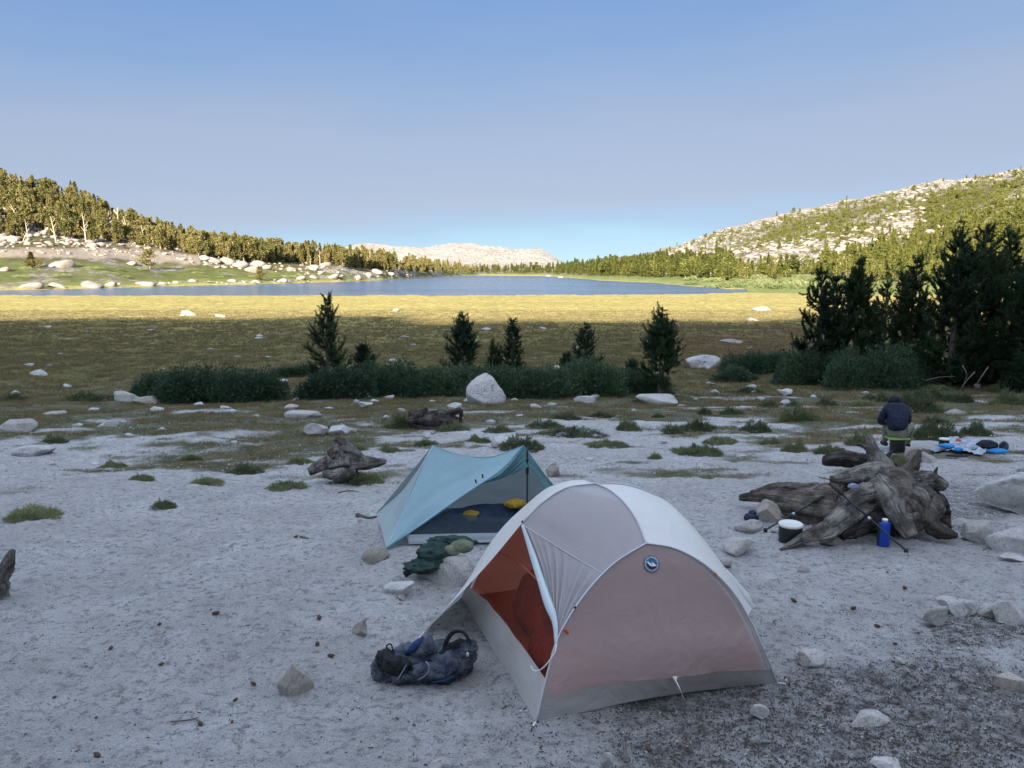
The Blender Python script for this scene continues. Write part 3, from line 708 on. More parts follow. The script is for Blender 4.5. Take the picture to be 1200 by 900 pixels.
for k, (u_, v_, wp, hp, dk, lab) in enumerate(SHRUBS):
    p = at(u_, v_); s_ = ppm(p); o = bpy.data.objects.new('cushion_shrub', (SHD if dk else SH)[k % (3 if dk else 4)])
    link(o); ww = wp / s_; o.location = (p.x, p.y + ww * .18, p.z - .02); o.scale = (ww, ww * rs.uniform(.55, .8), hp / s_ * 1.05); o.rotation_euler = (0, 0, rs.choice([0, math.pi]) + rs.uniform(-.2, .2))
    tag(o, lab or shrub_label(u_, v_, wp, dk), 'shrub', 'low cushion shrubs scattered on sand and dry grass')

# short grass and sedge between the sand and the meadow
grass_m = fol_mat('grass', [(.085, .095, .04), (.16, .14, .065), (.27, .20, .105)], .3, 1.3, .7)
rng = np.random.default_rng(77)
gx, gyy = [], []
M = 560000
yy_ = 9 * (120 / 9) ** (rng.random(M) ** .8); xx_ = (rng.random(M) * 1.7 - .85) * yy_
zt = H(xx_, yy_, False); zo = zones(xx_, yy_, zt)
pr = np.clip(np.maximum(zo[0] * 1.0, zo[1] * .6), 0, 1) * np.clip(fbm(xx_ * 1.3, yy_ * 1.3, oct=3, seed=99) * 1.3 + .45, .03, 1)
kp = rng.random(M) < pr; xx_, yy_, zt = xx_[kp], yy_[kp], H(xx_[kp], yy_[kp])
n = len(xx_); B = 4
X0 = np.repeat(xx_, B) + rng.normal(size=n * B) * .05; Y0 = np.repeat(yy_, B) + rng.normal(size=n * B) * .04; Z0 = np.repeat(zt, B) - .01
sc0 = np.repeat(np.clip(yy_ / 22, .55, 3.4), B)
hh = (.045 + .05 * rng.random(n * B)) * np.repeat(.6 + .8 * rng.random(n), B) * np.clip(sc0, .6, 2.2); ww = .0065 * sc0
an = rng.random(n * B) * 6.28; lx = rng.normal(size=n * B) * .6 * hh; lyy = rng.normal(size=n * B) * .6 * hh
p0 = np.stack([X0 - np.cos(an) * ww, Y0 - np.sin(an) * ww, Z0], 1); p1 = np.stack([X0 + np.cos(an) * ww, Y0 + np.sin(an) * ww, Z0], 1); p2 = np.stack([X0 + lx, Y0 + lyy, Z0 + hh], 1)
gr = mk('grass', np.stack([p0, p1, p2], 1).reshape(-1, 3), np.arange(n * B * 3).reshape(-1, 3), grass_m, smooth=False)
tag(gr, 'short dry grass and sedge growing between the sand and the meadow', 'grass', kind='stuff')

# ------------------------------------------------------------------ the woods on the hills
olive = fol_mat('sunlit_pine_foliage', [(.075, .078, .022), (.15, .14, .042), (.23, .195, .07)], .22, .3, .6)
olive_r = fol_mat('right_pine_foliage', [(.05, .062, .014), (.115, .125, .026), (.19, .185, .045)], .22, .35, .6)
trunk_m = mat('far_trunk', (.36, .28, .21), .9, .1)
def far_crown(seed, h, w_, kind, n, q):
    """leaf clumps of a weathered pine: kind 0 = ragged rounded, 1 = narrow, 2 = low mat"""
    rng = np.random.default_rng(seed); nl = {0: 11, 1: 12, 2: 6}[kind]
    f = np.sort(rng.random(nl)) if kind != 1 else np.linspace(0.05, 1, nl)
    env = {0: np.interp(f, [0, .3, .7, 1], [.65, 1, .8, .28]), 1: np.interp(f, [0, .2, 1], [.8, 1, .12]), 2: np.interp(f, [0, 1], [1, .6])}[kind]
    a = rng.random(nl) * 6.28; off = env * w_ / 2 * (.55 if kind == 0 else .25) * rng.random(nl) ** .5
    z0 = {0: .22, 1: .1, 2: .15}[kind] * h
    c = np.stack([np.cos(a) * off, np.sin(a) * off, z0 + (h * .93 - z0) * f], 1)
    if kind == 2: c[:, 0] = (rng.random(nl) - .5) * w_ * .7
    rr_ = env * w_ / 2 * {0: .62, 1: .8, 2: .5}[kind] * (.75 + .5 * rng.random(nl)); rz_ = h * {0: .10, 1: .07, 2: .35}[kind] * (.8 + .5 * rng.random(nl))
    k = rng.integers(0, nl, n); d = rng.normal(size=(n, 3)); d /= np.linalg.norm(d, axis=1)[:, None]
    r = rng.random(n) ** .4
    p = c[k] + d * r[:, None] * np.stack([rr_[k], rr_[k], rz_[k]], 1)
    u_ = d * .8 + rng.normal(size=(n, 3)) * .7; u_ /= np.linalg.norm(u_, axis=1)[:, None]
    s = np.cross(u_, rng.normal(size=(n, 3))); s /= np.linalg.norm(s, axis=1)[:, None]
    L = q * (.6 + .8 * rng.random(n))[:, None]
    return np.stack([p - s * L * .5, p + s * L * .5, p + u_ * L], 1).reshape(-1, 3)
def far_data(seed, kind, n, q, m):
    h, w_ = {0: (1, .82), 1: (1, .40), 2: (1, 2.3)}[kind]
    V = far_crown(seed, h, w_, kind, n, q)
    o = mk('crown', V, np.arange(3 * n).reshape(-1, 3), m, smooth=False)
    b = MB(); tube(b, [(0, 0, -.06), (.01, .01, .4), (0, .02, .8)], [.042, .032, .014], 5, True); o2 = b.build('trunk', trunk_m)
    d = (o.data, o2.data); bpy.data.objects.remove(o); bpy.data.objects.remove(o2); return d
LT = [far_data(100 + i, 0, 780, .068, olive) for i in range(6)] + [far_data(120 + i, 1, 760, .06, olive) for i in range(3)]
RTD = [far_data(140 + i, 1, 700, .06, olive_r) for i in range(5)] + [far_data(150 + i, 0, 650, .07, olive_r) for i in range(2)]
rng = np.random.default_rng(4321)
TREES = []       # (x, y, h, kind, zone, apparent size)
def scatter(n, ur, vr, keep, zone, hr, kinds):
    u = rng.uniform(*ur, n); v = rng.uniform(*vr, n)
    m = keep(u, v); u, v = u[m], v[m]
    x, y = at_many(u, v); ok = ~np.isnan(y) & (y > 215) & (y < 1500); x, y, u, v = x[ok], y[ok], u[ok], v[ok]
    ys_ = far_shore(u); ok = y > ys_ + 6; x, y, u = x[ok], y[ok], u[ok]
    for a, b, c in zip(x, y, u): TREES.append([a, b, rng.uniform(*hr) * (.75 + .5 * rng.random()), int(rng.choice(kinds)), zone, 0])
skyl = lambda u: np.interp(u, [-400, 0, 60, 130, 200, 300, 400, 450, 500, 560], [152, 211, 226, 252, 278, 298, 305, 309, 313, 317])
low = lambda u: np.interp(u, [-400, 0, 60, 130, 200, 230, 280, 330, 380, 440, 500, 560], [294, 284, 284, 288, 294, 300, 308, 308, 311, 317, 321, 322])
scatter(1250, (-60, 270), (190, 300), lambda u, v: (v > skyl(u) - 1) & (v < low(u)) & (rng.random(len(u)) < np.where(v > low(u) - 12, .45, 1)), 'L', (6.5, 12), [0, 0, 1, 1])
scatter(900, (-60, 560), (200, 324), lambda u, v: (np.abs(v - skyl(u) - 2) < 3.0), 'L', (6, 10.5), [0, 1, 1])
scatter(1800, (260, 560), (294, 324), lambda u, v: (v > skyl(u) - 1) & (v < low(u)), 'L', (6.5, 12.5), [0, 1, 1])
scatter(700, (150, 330), (258, 312), lambda u, v: (v > skyl(u) - 1) & (v < low(u)), 'L', (6.5, 11.5), [0, 0, 1])
scatter(150, (-300, -60), (130, 294), lambda u, v: (v > skyl(u) - 1) & (v < low(u)), 'L', (6.5, 9), [0])
# the far end of the lake, then the right-hand hill
scatter(1500, (555, 860), (306, 330), lambda u, v: (v > np.interp(u, [555, 640, 700, 760, 860], [315, 314, 311, 304, 284])) & (v < np.interp(u, [555, 640, 700, 760, 860], [321, 321, 323.5, 325, 329])), 'M', (6, 11), [1, 1, 0])
skyr = lambda u: np.interp(u, [700, 760, 800, 850, 900, 1000, 1100, 1200], [307, 298, 284, 269, 257, 234, 214, 199])
def dens_r(u, v):
    f = fbm(u / 30, v / 9, oct=3, seed=201)
    cliff = np.exp(-((v - np.interp(u, [780, 950, 1010, 1060, 1100], [305, 298, 283, 262, 245])) / 17) ** 2) * (u < 1085)
    lowb = (v > np.interp(u, [780, 900, 960, 1060, 1200], [322, 318, 312, 282, 268]))
    return rng.random(len(u)) < np.where(lowb, .95, np.clip(.50 + f * .9, 0, 1) * (1 - .93 * cliff))
scatter(1500, (700, 1260), (199, 334), lambda u, v: (v > skyr(u) + 4) & (v > np.interp(u, [700, 860, 960, 1100, 1260], [300, 290, 280, 262, 240])) & dens_r(u, v) & (v < np.interp(u, [700, 800, 860, 1200], [322, 326, 330, 332])), 'R', (6, 10), [1, 1, 1, 0])
scatter(900, (740, 1260), (205, 300), lambda u, v: (v > skyr(u) + 3) & dens_r(u, v), 'R', (3.5, 7), [1, 1, 0])
scatter(240, (760, 1260), (196, 300), lambda u, v: np.abs(v - skyr(u) - 2) < 3, 'R', (3.5, 7), [1, 0])
for T in TREES: T[5] = T[2] * 900 / T[1]
TREES.sort(key=lambda T: -T[5])
def place_name(zone, u, v):
    L = {'L': [(45, 'above the conical yellow-green tree'), (110, 'between conical tree and lone round tree'), (160, 'left above the lone round tree'), (210, 'right above the lone round tree'), (265, 'over the left end of the boulder field'),
               (330, 'over the middle of the boulder field'), (390, 'up behind the tallest near pine'), (440, 'up right of the tallest near pine'), (500, 'over the left lake narrows'), (999, 'above the twin-topped near pine')],
         'M': [(600, 'beyond the narrow near pine'), (650, 'just right beyond the narrow near pine'), (700, 'beyond the broad low near pine'), (750, 'left beyond the open-limbed near pine'), (800, 'right beyond the open-limbed near pine'), (999, 'above the pale shore willows')],
         'R': [(780, 'at the hill foot by the lake'), (860, 'above the pale shore willows'), (930, 'left of the dark thicket'), (985, 'behind the leftmost thicket pines'), (1040, 'behind the thin thicket pine'), (1090, 'behind the pointed thicket pine'), (1150, 'behind the broad tall thicket pine'), (2000, 'near the right edge')]}[zone]
    return next(n_ for lim, n_ in L if u < lim)
def tree_label(zone, u, v, kd, size):
    sky_ = {'L': skyl(u), 'M': 300, 'R': skyr(u)}[zone]; lo_ = {'L': low(u), 'M': 324, 'R': 332}[zone]; f = (v - sky_) / max(lo_ - sky_, 1)
    row = {'L': ['skyline', 'upper-slope', 'mid-slope', 'hill-foot'], 'M': ['skyline', 'back-row', 'middle-row', 'lakeshore'], 'R': ['skyline', 'upper-slope', 'mid-slope', 'hill-foot']}[zone][min(3, max(0, int(f * 3.2 + .6)))]
    big = 'tall' if size > 21 else ('short' if size < 16 else 'middling'); shp = 'ragged round' if kd == 0 else 'narrow'
    return f'{big} {shp} sunlit {row} pine {place_name(zone, u, v)}'
GRP = {'L': 'pines on the slope left of the lake', 'M': 'pines along the far end of the lake', 'R': 'pines on the hill right of the lake'}
rest = {'L': [], 'M': [], 'R': []}; nn = 0
inview = lambda T: -15 < 600 + 900 * T[0] / T[1] < 1215
tz = H([T[0] for T in TREES], [T[1] for T in TREES], False)
for T, z_ in zip(TREES, tz):
    x, y, h, kd, zo_, _ = T
    pool = (LT if zo_ == 'L' else RTD); ki = int(rng.integers(0, 6 if kd == 0 else 3)) if zo_ == 'L' else int(rng.integers(0, 5) if kd == 1 else 5 + rng.integers(0, 2))
    if zo_ == 'L' and kd == 1: ki = 6 + ki % 3
    sw = rng.uniform(.7, 1.25)
    if nn < 296 and inview(T):
        u_, v_ = pix(np.array([x]), np.array([y]), np.array([z_])); u_ = float(u_[0]); v_ = float(v_[0])
        o = empty('pine_tree', (x, y, z_ - .2), rng.uniform(0, 6.28)); o.scale = (h * sw, h * sw, h)
        link(bpy.data.objects.new('trunk', pool[ki][1]), o); link(bpy.data.objects.new('crown', pool[ki][0]), o)
        tag(o, tree_label(zo_, u_, v_, kd, T[5]), 'tree', GRP[zo_]); nn += 1
    else: rest[zo_].append((x, y, z_, h, sw, ki))
def get_v(me_):
    a = np.empty(len(me_.vertices) * 3, np.float32); me_.vertices.foreach_get('co', a); return a.reshape(-1, 3)
for zo_, pool, m_ in (('L', LT, olive), ('M', RTD, olive_r), ('R', RTD, olive_r)):
    cv = [get_v(d[0]) for d in pool]; out = []
    for (x, y, z_, h, sw, ki) in rest[zo_]:
        a = rng.uniform(0, 6.28); v_ = cv[ki].reshape(-1, 3, 3)
        keep = min(1, 420 / len(v_) * max(1, h * 900 / y / 9)); v_ = v_[:int(len(v_) * keep)].reshape(-1, 3)
        gsc = 1.25
        ctr = v_.reshape(-1, 3, 3).mean(1, keepdims=True); v_ = ((v_.reshape(-1, 3, 3) - ctr) * gsc + ctr).reshape(-1, 3)
        out.append(np.stack([(v_[:, 0] * math.cos(a) - v_[:, 1] * math.sin(a)) * h * sw + x, (v_[:, 0] * math.sin(a) + v_[:, 1] * math.cos(a)) * h * sw + y, v_[:, 2] * h + z_ - .2], 1))
    if out:
        A = np.concatenate(out); o = mk('distant_forest', A, np.arange(len(A)).reshape(-1, 3), m_, smooth=False)
        tag(o, {'L': 'dense mass of small olive pines covering the left hill', 'M': 'dark fringe of tiny pines at the far end of the lake', 'R': 'green mass of small pines covering the right-hand granite hill'}[zo_], 'forest', kind='stuff')
print('TREES', len(TREES), {k: len(v) for k, v in rest.items()})
# krummholz mats high on the right-hand hill
out = []; u = rng.uniform(770, 1260, 5200); v = rng.uniform(199, 322, 5200)
f = fbm(u / 38, (v + (u - 900) * .3) / 8, oct=3, seed=203); m = (v > skyr(u) + 2.5) & (f > -.38)
cliff = np.exp(-((v - np.interp(u, [780, 950, 1010, 1060, 1100], [305, 298, 283, 262, 245])) / 14) ** 2) * (u < 1085); m &= rng.random(len(u)) > cliff * .93
x, y = at_many(u[m], v[m]); ok = ~np.isnan(y) & (y > 300); x, y = x[ok], y[ok]; z = H(x, y, False)
for a, b, c_ in zip(x, y, z):
    h = rng.uniform(1.6, 3.2); out.append(far_crown(int(rng.integers(1e6)), h, h * rng.uniform(1.8, 3.4), 2, 110, .62) + np.array([a, b, c_ - .15]))
A = np.concatenate(out); o = mk('mountain_scrub', A, np.arange(len(A)).reshape(-1, 3), olive_r, smooth=False)
tag(o, 'wind-flattened green scrub in mats on the right-hand granite hill', 'scrub', kind='stuff')
# single shrubs and small trees on the sunlit left shore
for (u_, vb, vt, wp, kd, lab, nm_) in ((176, 315, 293, 26, 0, 'round lone tree on the green slope above the left lakeshore', 'pine_tree'), (37, 314, 295, 16, 1, 'small yellow-green conical tree on the green slope at the far left', 'pine_tree'),
                                       (304, 328, 312, 12, 1, 'slim small tree by the lakeshore below the left boulder field', 'pine_tree'), (46, 315, 304, 12, 0, 'low tree beside the yellow-green conical tree at the far left', 'pine_tree')):
    p = at(u_, vb); s_ = ppm(p); h = (vb - vt) / s_; sw = wp / s_ / h / (.82 if kd == 0 else .4)
    o = empty(nm_, (p.x, p.y, p.z - .1), u_); o.scale = (h * sw, h * sw, h); src = LT[0 if kd == 0 else 6]
    link(bpy.data.objects.new('trunk', src[1]), o); link(bpy.data.objects.new('crown', src[0]), o); tag(o, lab, 'tree')
# shrubs on the right shore
shore_fol = fol_mat('shore_willow', [(.10, .13, .045), (.17, .20, .085), (.24, .26, .12)], .2, .5, .6)
SB = []
for i in range(3):
    st, Vb, Fb = bush_mesh(300 + i, 2.6, 2.0, 1.0, 1500, (.22, .07)); o = mk('foliage', Vb, Fb, shore_fol, smooth=False); SB.append(o.data); bpy.data.objects.remove(o)
rs = random.Random(8)
for k in range(46):
    u_ = rs.uniform(800, 960); vv = np.interp(u_, [800, 850, 960], [330, 333, 336]) + rs.uniform(-9, 4)
    p = at(u_, float(vv)); s_ = ppm(p); o = link(bpy.data.objects.new('shore_shrub', SB[k % 3])); h = rs.uniform(1.2, 2.6)
    o.location = (p.x, p.y, p.z - .1); o.scale = (h * rs.uniform(1, 1.7), h, h); o.rotation_euler = (0, 0, rs.uniform(-.4, .4))
    tag(o, f"{'tall' if h > 2.1 else ('low' if h < 1.6 else 'middling')} pale green shore shrub, {'back' if vv < 326 else ('front' if vv > 332 else 'middle')} row, " + next(n_ for l_, n_ in [(815, 'at the left end of the right shore'), (832, 'just past the left end of the right shore'), (850, 'left of the lake tip'), (868, 'at the tip of the lake'), (888, 'just right of the lake tip'), (908, 'above the pale pink meadow rock'), (928, 'right above the pale pink rock'), (990, 'beside the dark thicket')] if u_ < l_), 'shrub', 'willow shrubs on the right lakeshore')
for k in range(26):
    u_ = rs.uniform(-10, 360); vv = np.interp(u_, [0, 360], [322, 322]) + rs.uniform(-8, 10)
    p = at(u_, float(vv)); o = link(bpy.data.objects.new('shore_shrub', SB[k % 3])); h = rs.uniform(.5, 1.2)
    o.location = (p.x, p.y, p.z - .1); o.scale = (h * rs.uniform(1.2, 2.4), h, h); tag(o, f"{'wide' if o.scale[0] / h > 1.8 else 'round'} low green shrub on the left shore " + place_name('L', u_, 0), 'shrub', 'green shrubs on the left lakeshore')
snag_m = mat('snag_wood', (.40, .33, .25), .9, .1)
# bleached snags
for k, (u_, vb, hp, ln) in enumerate([(22, 262, 22, -.35), (32, 258, 18, .3), (66, 284, 30, -.15), (72, 272, 26, .12), (79, 252, 18, -.3), (97, 276, 26, .05), (101, 284, 30, -.05), (128, 264, 16, 0),
        (139, 276, 32, .03), (153, 284, 30, -.22), (170, 288, 24, -.12), (137, 282, 18, .3), (33, 280, 22, -.08), (26, 286, 18, .5), (86, 240, 12, 0), (228, 290, 20, .03), (240, 292, 22, -.06), (296, 306, 22, .3), (318, 306, 16, .0),
        (287, 308, 16, -.3), (345, 306, 14, .1), (375, 310, 16, .0), (418, 312, 20, .0), (434, 316, 22, .0), (471, 318, 18, .05), (336, 304, 14, 0), (62, 236, 14, .1), (224, 292, 15, 0), (402, 312, 12, .1), (364, 312, 12, 0)]):
    p = at(u_, vb); s_ = ppm(p); h = hp / s_; b = MB()
    tube(b, crv([(0, 0, -.2), (ln * h * .45 + rs.uniform(-.1, .1), 0, h * .5), (ln * h, .1, h)], 7), list(np.linspace(.038 * h, .010 * h, 7)), 6, True)
    for q in range(3):
        z0 = h * rs.uniform(.35, .8); sg = rs.choice([-1, 1]); tube(b, crv([(ln * z0, 0, z0), (ln * z0 + sg * h * .08, .1, z0 + h * .06), (ln * z0 + sg * h * .14, .1, z0 + h * .17)], 4), list(np.linspace(.015 * h, .007 * h, 4)), 5, True)
    tag(b.build('dead_tree', snag_m, loc=(p.x, p.y, p.z)), 'bleached bare dead tree among the olive pines left of the lake', 'dead tree', 'bleached dead trees on the left slope')
# ------------------------------------------------------------------ rocks
gran = granite('granite', (.30, .29, .28), (.46, .44, .42), .45, 1.0, .25)
gran_w = granite('pale_granite', (.40, .395, .385), (.56, .55, .54), .45, 1.0, .3)
gran_d = granite('dark_granite', (.26, .23, .20), (.40, .36, .32), .5, 1.2, .45)
gran_s = granite('lichen_granite', (.46, .45, .44), (.60, .58, .57), .95, .7, .2)
gran_sun = granite('shore_granite', (.25, .21, .18), (.38, .33, .285), .4, .35, .3)
import bmesh
def ico(sub):
    bm = bmesh.new(); bmesh.ops.create_icosphere(bm, subdivisions=sub, radius=1)
    V = np.array([v.co[:] for v in bm.verts]); F = np.array([[v.index for v in f.verts] for f in bm.faces]); bm.free(); return V, F
ICO = {k: ico(k) for k in (1, 2, 3, 4)}
def rock_shape(seed, sub=3, cuts=9, rough=.10, top=None, point=0.0):
    """a boulder: a ball cut by flat faces, then weathered"""
    V, F = ICO[sub]; V = V.copy(); rg = np.random.default_rng(seed)
    for _ in range(cuts):
        d = rg.normal(size=3); d /= np.linalg.norm(d); lim = rg.uniform(.40, .74)
        e = V @ d - lim; m = e > 0; V[m] -= np.outer(e[m], d)
    if point: s = np.clip(1 - point * np.clip(V[:, 2] + .2, 0, 1.2), .04, 1); V[:, 0] *= s; V[:, 1] *= s
    n = fbm(V[:, 0] * 1.7 + seed, V[:, 1] * 1.7, V[:, 2] * 1.7, 4, seed); V *= (1 + rough * n + rough * .35 * fbm(V[:, 0] * 6 + seed, V[:, 1] * 6, V[:, 2] * 6, 3, seed))[:, None]
    if top is not None: V[:, 2] = np.minimum(V[:, 2], top)
    mn, mx = V.min(0), V.max(0); V = (V - (mn + mx) / 2) / (mx - mn); V[:, 2] += .5
    return V, F
def rock_at(u, vb, wpx, hpx, seed, label, m=None, dep=.8, cat='rock', name='rock', group=None, sink=.18, sub=4, cuts=10, rough=.10, top=None, point=0.0, tilt=0.0, smooth=True, p=None):
    if wpx > 2.4 * hpx: sink = max(sink, .42)
    p = p or at(u, vb); s = ppm(p); W = wpx / s; Hh = hpx / s / (1 - sink); D = W * dep
    V, F = rock_shape(seed, sub, cuts, rough, top, point); V = V * np.array([W, D, Hh])
    if tilt: c, s_ = math.cos(tilt), math.sin(tilt); V = V @ np.array([[c, 0, s_], [0, 1, 0], [-s_, 0, c]])
    V[:, 2] -= Hh * sink
    o = mk(name, V, F, m or gran, smooth=smooth, loc=(p.x, p.y + D * .38, p.z))
    return tag(o, label, cat, group)
rock_at(569, 474, 48, 34, 22, 'big pale angular granite boulder standing in front of the willow hedge', gran_s, .9, 'boulder', 'boulder', sub=4, cuts=8, rough=.07, sink=.34, point=.06)
rock_at(828, 432, 44, 15, 12, 'speckled dark and white boulder at the foot of the meadow right of the open-limbed pine', gran_s, .9, 'boulder', 'boulder', point=.35)
rock_at(771, 474, 48, 9, 14, 'long flat white rock under the open-limbed pine', gran_w, .6, top=.45)
rock_at(686, 472, 26, 7, 15, 'flat white rock in the grass below the willow hedge, left of the long flat one', gran_w, .6, top=.4)
rock_at(143, 470, 30, 11, 16, 'pale humped rock at the left end of the big rounded willow bush', gran, .9)
rock_at(170, 474, 42, 8, 17, 'low pinkish slab beside the humped rock below the big willow bush', gran_d, .8)
rock_at(181, 482, 17, 5, 18, 'small white rock just below the pinkish slab', gran_w)
rock_at(14, 507, 42, 13, 19, 'grey rounded rock at the left edge of the grass', gran)
rock_at(34, 535, 46, 13, 20, 'white broad rock in the grass near the left edge', gran_w, .8)
rock_at(123, 500, 28, 6, 21, 'thin curved white rock lying in the grass left of centre', gran_w, .4)
rock_at(42, 440, 22, 6, 22, 'small pale rock in the shaded meadow at the far left', gran_w)
rock_at(60, 487, 32, 5, 23, 'low grey slab in the grass above the thin curved rock', gran)
rock_at(340, 482, 16, 8, 24, 'knobbly pale rock behind the two-part boulder above the driftwood', gran)
rock_at(352, 490, 44, 6, 25, 'flat buried slab behind the two-part boulder above the driftwood', gran, .7, top=.4)
rock_at(368, 511, 30, 14, 26, 'pinkish half of the pair of rocks right above the grey driftwood root', gran, .8)
rock_at(396, 510, 32, 11, 27, 'white half of the pair of rocks right above the grey driftwood root', gran_w, .8)
rock_at(423, 467, 22, 7, 28, 'flat pale rock in front of the left end of the hedge', gran_w)
rock_at(428, 479, 18, 8, 29, 'pale rock in the grass left of the charred stump', gran_w)
rock_at(359, 454, 16, 5, 30, 'white rock peeking out left of the tall pine', gran_w)
rock_at(404, 462, 18, 5, 31, 'low rock right of the tall pine foot', gran)
rock_at(532, 478, 18, 5, 32, 'low white rock touching the left side of the granite boulder', gran_w)
rock_at(548, 471, 16, 5, 33, 'small white rock leaning on the granite boulder', gran_w)
rock_at(592, 524, 34, 13, 34, 'smooth white rock behind the blue tent ridge', gran_w)
rock_at(499, 514, 11, 8, 35, 'small white stone in front of the charred stump', gran_w)
rock_at(648, 559, 17, 16, 36, 'brown weathered stone showing between the two tents', gran_d)
rock_at(438, 660, 32, 17, 37, 'brown rounded stone holding down the front corner of the blue tent', gran_d, .8, cuts=8)
rock_at(520, 690, 88, 34, 38, 'large low granite slab behind the white tent', gran, .7, 'boulder', 'boulder', sub=4, cuts=5, sink=.3)
rock_at(464, 697, 42, 12, 39, 'white lumpy stone left of the low granite slab', gran_w, .6)
rock_at(470, 704, 8, 6, 390, 'tiny dark stone below the white lumpy stone', gran_d)
rock_at(416, 745, 19, 24, 40, 'small upright wedge stone on the sand left of the backpack', gran_d, .45, cuts=5, point=.75, tilt=-.5)
rock_at(344, 816, 42, 36, 41, 'pointed triangular stone standing on the sand in the left foreground', gran_d, .6, cuts=5, point=.82)
rock_at(954, 783, 36, 20, 42, 'pale flat-faced stone on the sand right of the white tent', gran_w, .55, cuts=6)
rock_at(891, 843, 24, 17, 43, 'small tan elongated stone just below the right corner of the white tent', gran, .5)
rock_at(1020, 851, 48, 14, 44, 'pair-humped white stone in the dark litter at the lower right', gran_w, .6)
rock_at(712, 903, 16, 22, 45, 'small grey stone at the bottom edge below the white tent', gran)
rock_at(515, 903, 28, 10, 451, 'low stone at the bottom edge of the sand', gran)
rock_at(1043, 905, 36, 12, 46, 'pale stone cut off by the bottom edge at the lower right', gran_w)
rock_at(1101, 733, 34, 24, 47, 'angular grey stone, left one of the stone row by the fire-blackened litter', gran, .7)
rock_at(1128, 722, 44, 20, 48, 'pale stone behind the angular grey stone of the row', gran_w, .6)
rock_at(1160, 723, 36, 14, 49, 'low middle stone of the row at the right', gran, .6)
rock_at(1190, 732, 36, 24, 50, 'rounded stone of the row at the right edge', gran, .8)
rock_at(1185, 810, 38, 14, 51, 'half-buried dark stone at the right edge', gran_d, .6, top=.4)
rock_at(1057, 779, 14, 7, 52, 'little half-buried stone in the sand right of the pale flat-faced stone', gran)
rock_at(879, 625, 33, 14, 53, 'smooth oval stone in front of the end of the fallen trunk', gran, .7, cuts=4)
rock_at(903, 612, 30, 23, 54, 'blocky squared stone leaning by the end of the fallen trunk', gran_d, .8, cuts=6, rough=.04)
rock_at(868, 652, 36, 20, 55, 'low pyramid-shaped pale stone left of the driftwood root', gran, .8, point=.5)
rock_at(849, 666, 20, 12, 56, 'small flat stone close behind the right side of the white tent', gran)
rock_at(911, 625, 14, 6, 57, 'tiny white pebble between the oval stone and the black pot', gran_w)
rock_at(975, 641, 24, 10, 571, 'rounded stone under the driftwood root', gran_d)
rock_at(943, 671, 14, 7, 572, 'small stone below the black pot', gran)
rock_at(1152, 637, 33, 26, 58, 'round grey stone right of the driftwood stump', gran, .9, cuts=6)
rock_at(1198, 648, 66, 30, 59, 'big smooth pale rock at the right edge beside the round grey stone', gran_w, .7, 'boulder', 'boulder')
rock_at(1206, 604, 88, 48, 60, 'large rough pinkish white boulder at the right edge', gran_w, .8, 'boulder', 'boulder', sub=4, rough=.28, cuts=10)
rock_at(1135, 614, 46, 5, 61, 'flat pale root-like stone right of the driftwood stump', gran_w, .3)
rock_at(1192, 659, 26, 6, 62, 'thin pale stone at the right edge below the smooth rock', gran_w)
rock_at(1073, 543, 22, 20, 63, 'tan upright rock at the feet of the seated person', gran_d, .7, cuts=5)
rock_at(1089, 542, 30, 12, 631, 'grey stone left of the spread-out gear', gran)
rock_at(1125, 486, 24, 6, 64, 'flat tan stone on the sand beyond the spread-out gear', gran_d)
rock_at(892, 500, 15, 9, 65, 'white rounded stone in the dry grass right of centre', gran_w)
rock_at(922, 464, 16, 8, 66, 'white round stone in the grass below the thicket', gran_w)
rock_at(924, 474, 18, 5, 67, 'flat white stone below the white round one under the thicket', gran_w)
rock_at(219, 370, 26, 6, 68, 'reddish boulder in the sunlit meadow left of the tall pine', gran_d, .8, 'boulder', 'boulder')
rock_at(257, 372, 15, 4, 69, 'dark low rock right of the reddish meadow boulder', gran_d)
rock_at(464, 365, 9, 4, 70, 'small pink rock alone in the sunlit meadow', gran_d)
rock_at(895, 364, 24, 5, 71, 'pale pink rock in the sunlit meadow at the right', gran, .8)
rock_at(883, 376, 16, 4, 72, 'dark rock on the edge of the meadow shadow at the right', gran_d)
rock_at(570, 387, 20, 3, 73, 'low white slab in the shaded meadow between the two narrow pines', gran_w)
rock_at(636, 386, 8, 3, 74, 'tiny white stone in the shaded meadow right of the narrow pine', gran_w)
rock_at(858, 402, 30, 4, 75, 'reddish flat rock in the shaded meadow above the speckled boulder', gran_d)
rock_at(655, 437, 16, 8, 76, 'bluish stone behind the hedge left of the broad low pine', gran_s)
# pale stones strewn in the grass (nothing tells them apart)
rs = random.Random(21)
spots = [(300, 466), (262, 479), (420, 473), (385, 480), (436, 472), (344, 470), (455, 468), (650, 475), (698, 466), (836, 451), (862, 448), (880, 455), (887, 462), (895, 470), (876, 480), (912, 459), (842, 462),
         (1082, 452), (1146, 455), (956, 466), (1016, 462), (1158, 447), (20, 462), (75, 455), (108, 482), (88, 500), (235, 476), (275, 484), (300, 489), (322, 454), (330, 447), (210, 470), (600, 470), (470, 482), (452, 490),
         (540, 492), (610, 489), (575, 497), (745, 482), (800, 477), (815, 470), (850, 440), (780, 520), (690, 540), (868, 536), (715, 545), (630, 478), (510, 472), (150, 512), (190, 505), (60, 545), (110, 545), (270, 520)]
for k, (u_, v_) in enumerate(spots):
    rock_at(u_ + rs.uniform(-3, 3), v_, rs.uniform(6, 15), rs.uniform(2.5, 5), 500 + k, 'small pale grass stone ' + near_words(u_, v_), rs.choice([gran, gran_w, gran_w]), .7, 'stone', 'stone', 'small pale stones in the grass', sub=2, sink=.3)
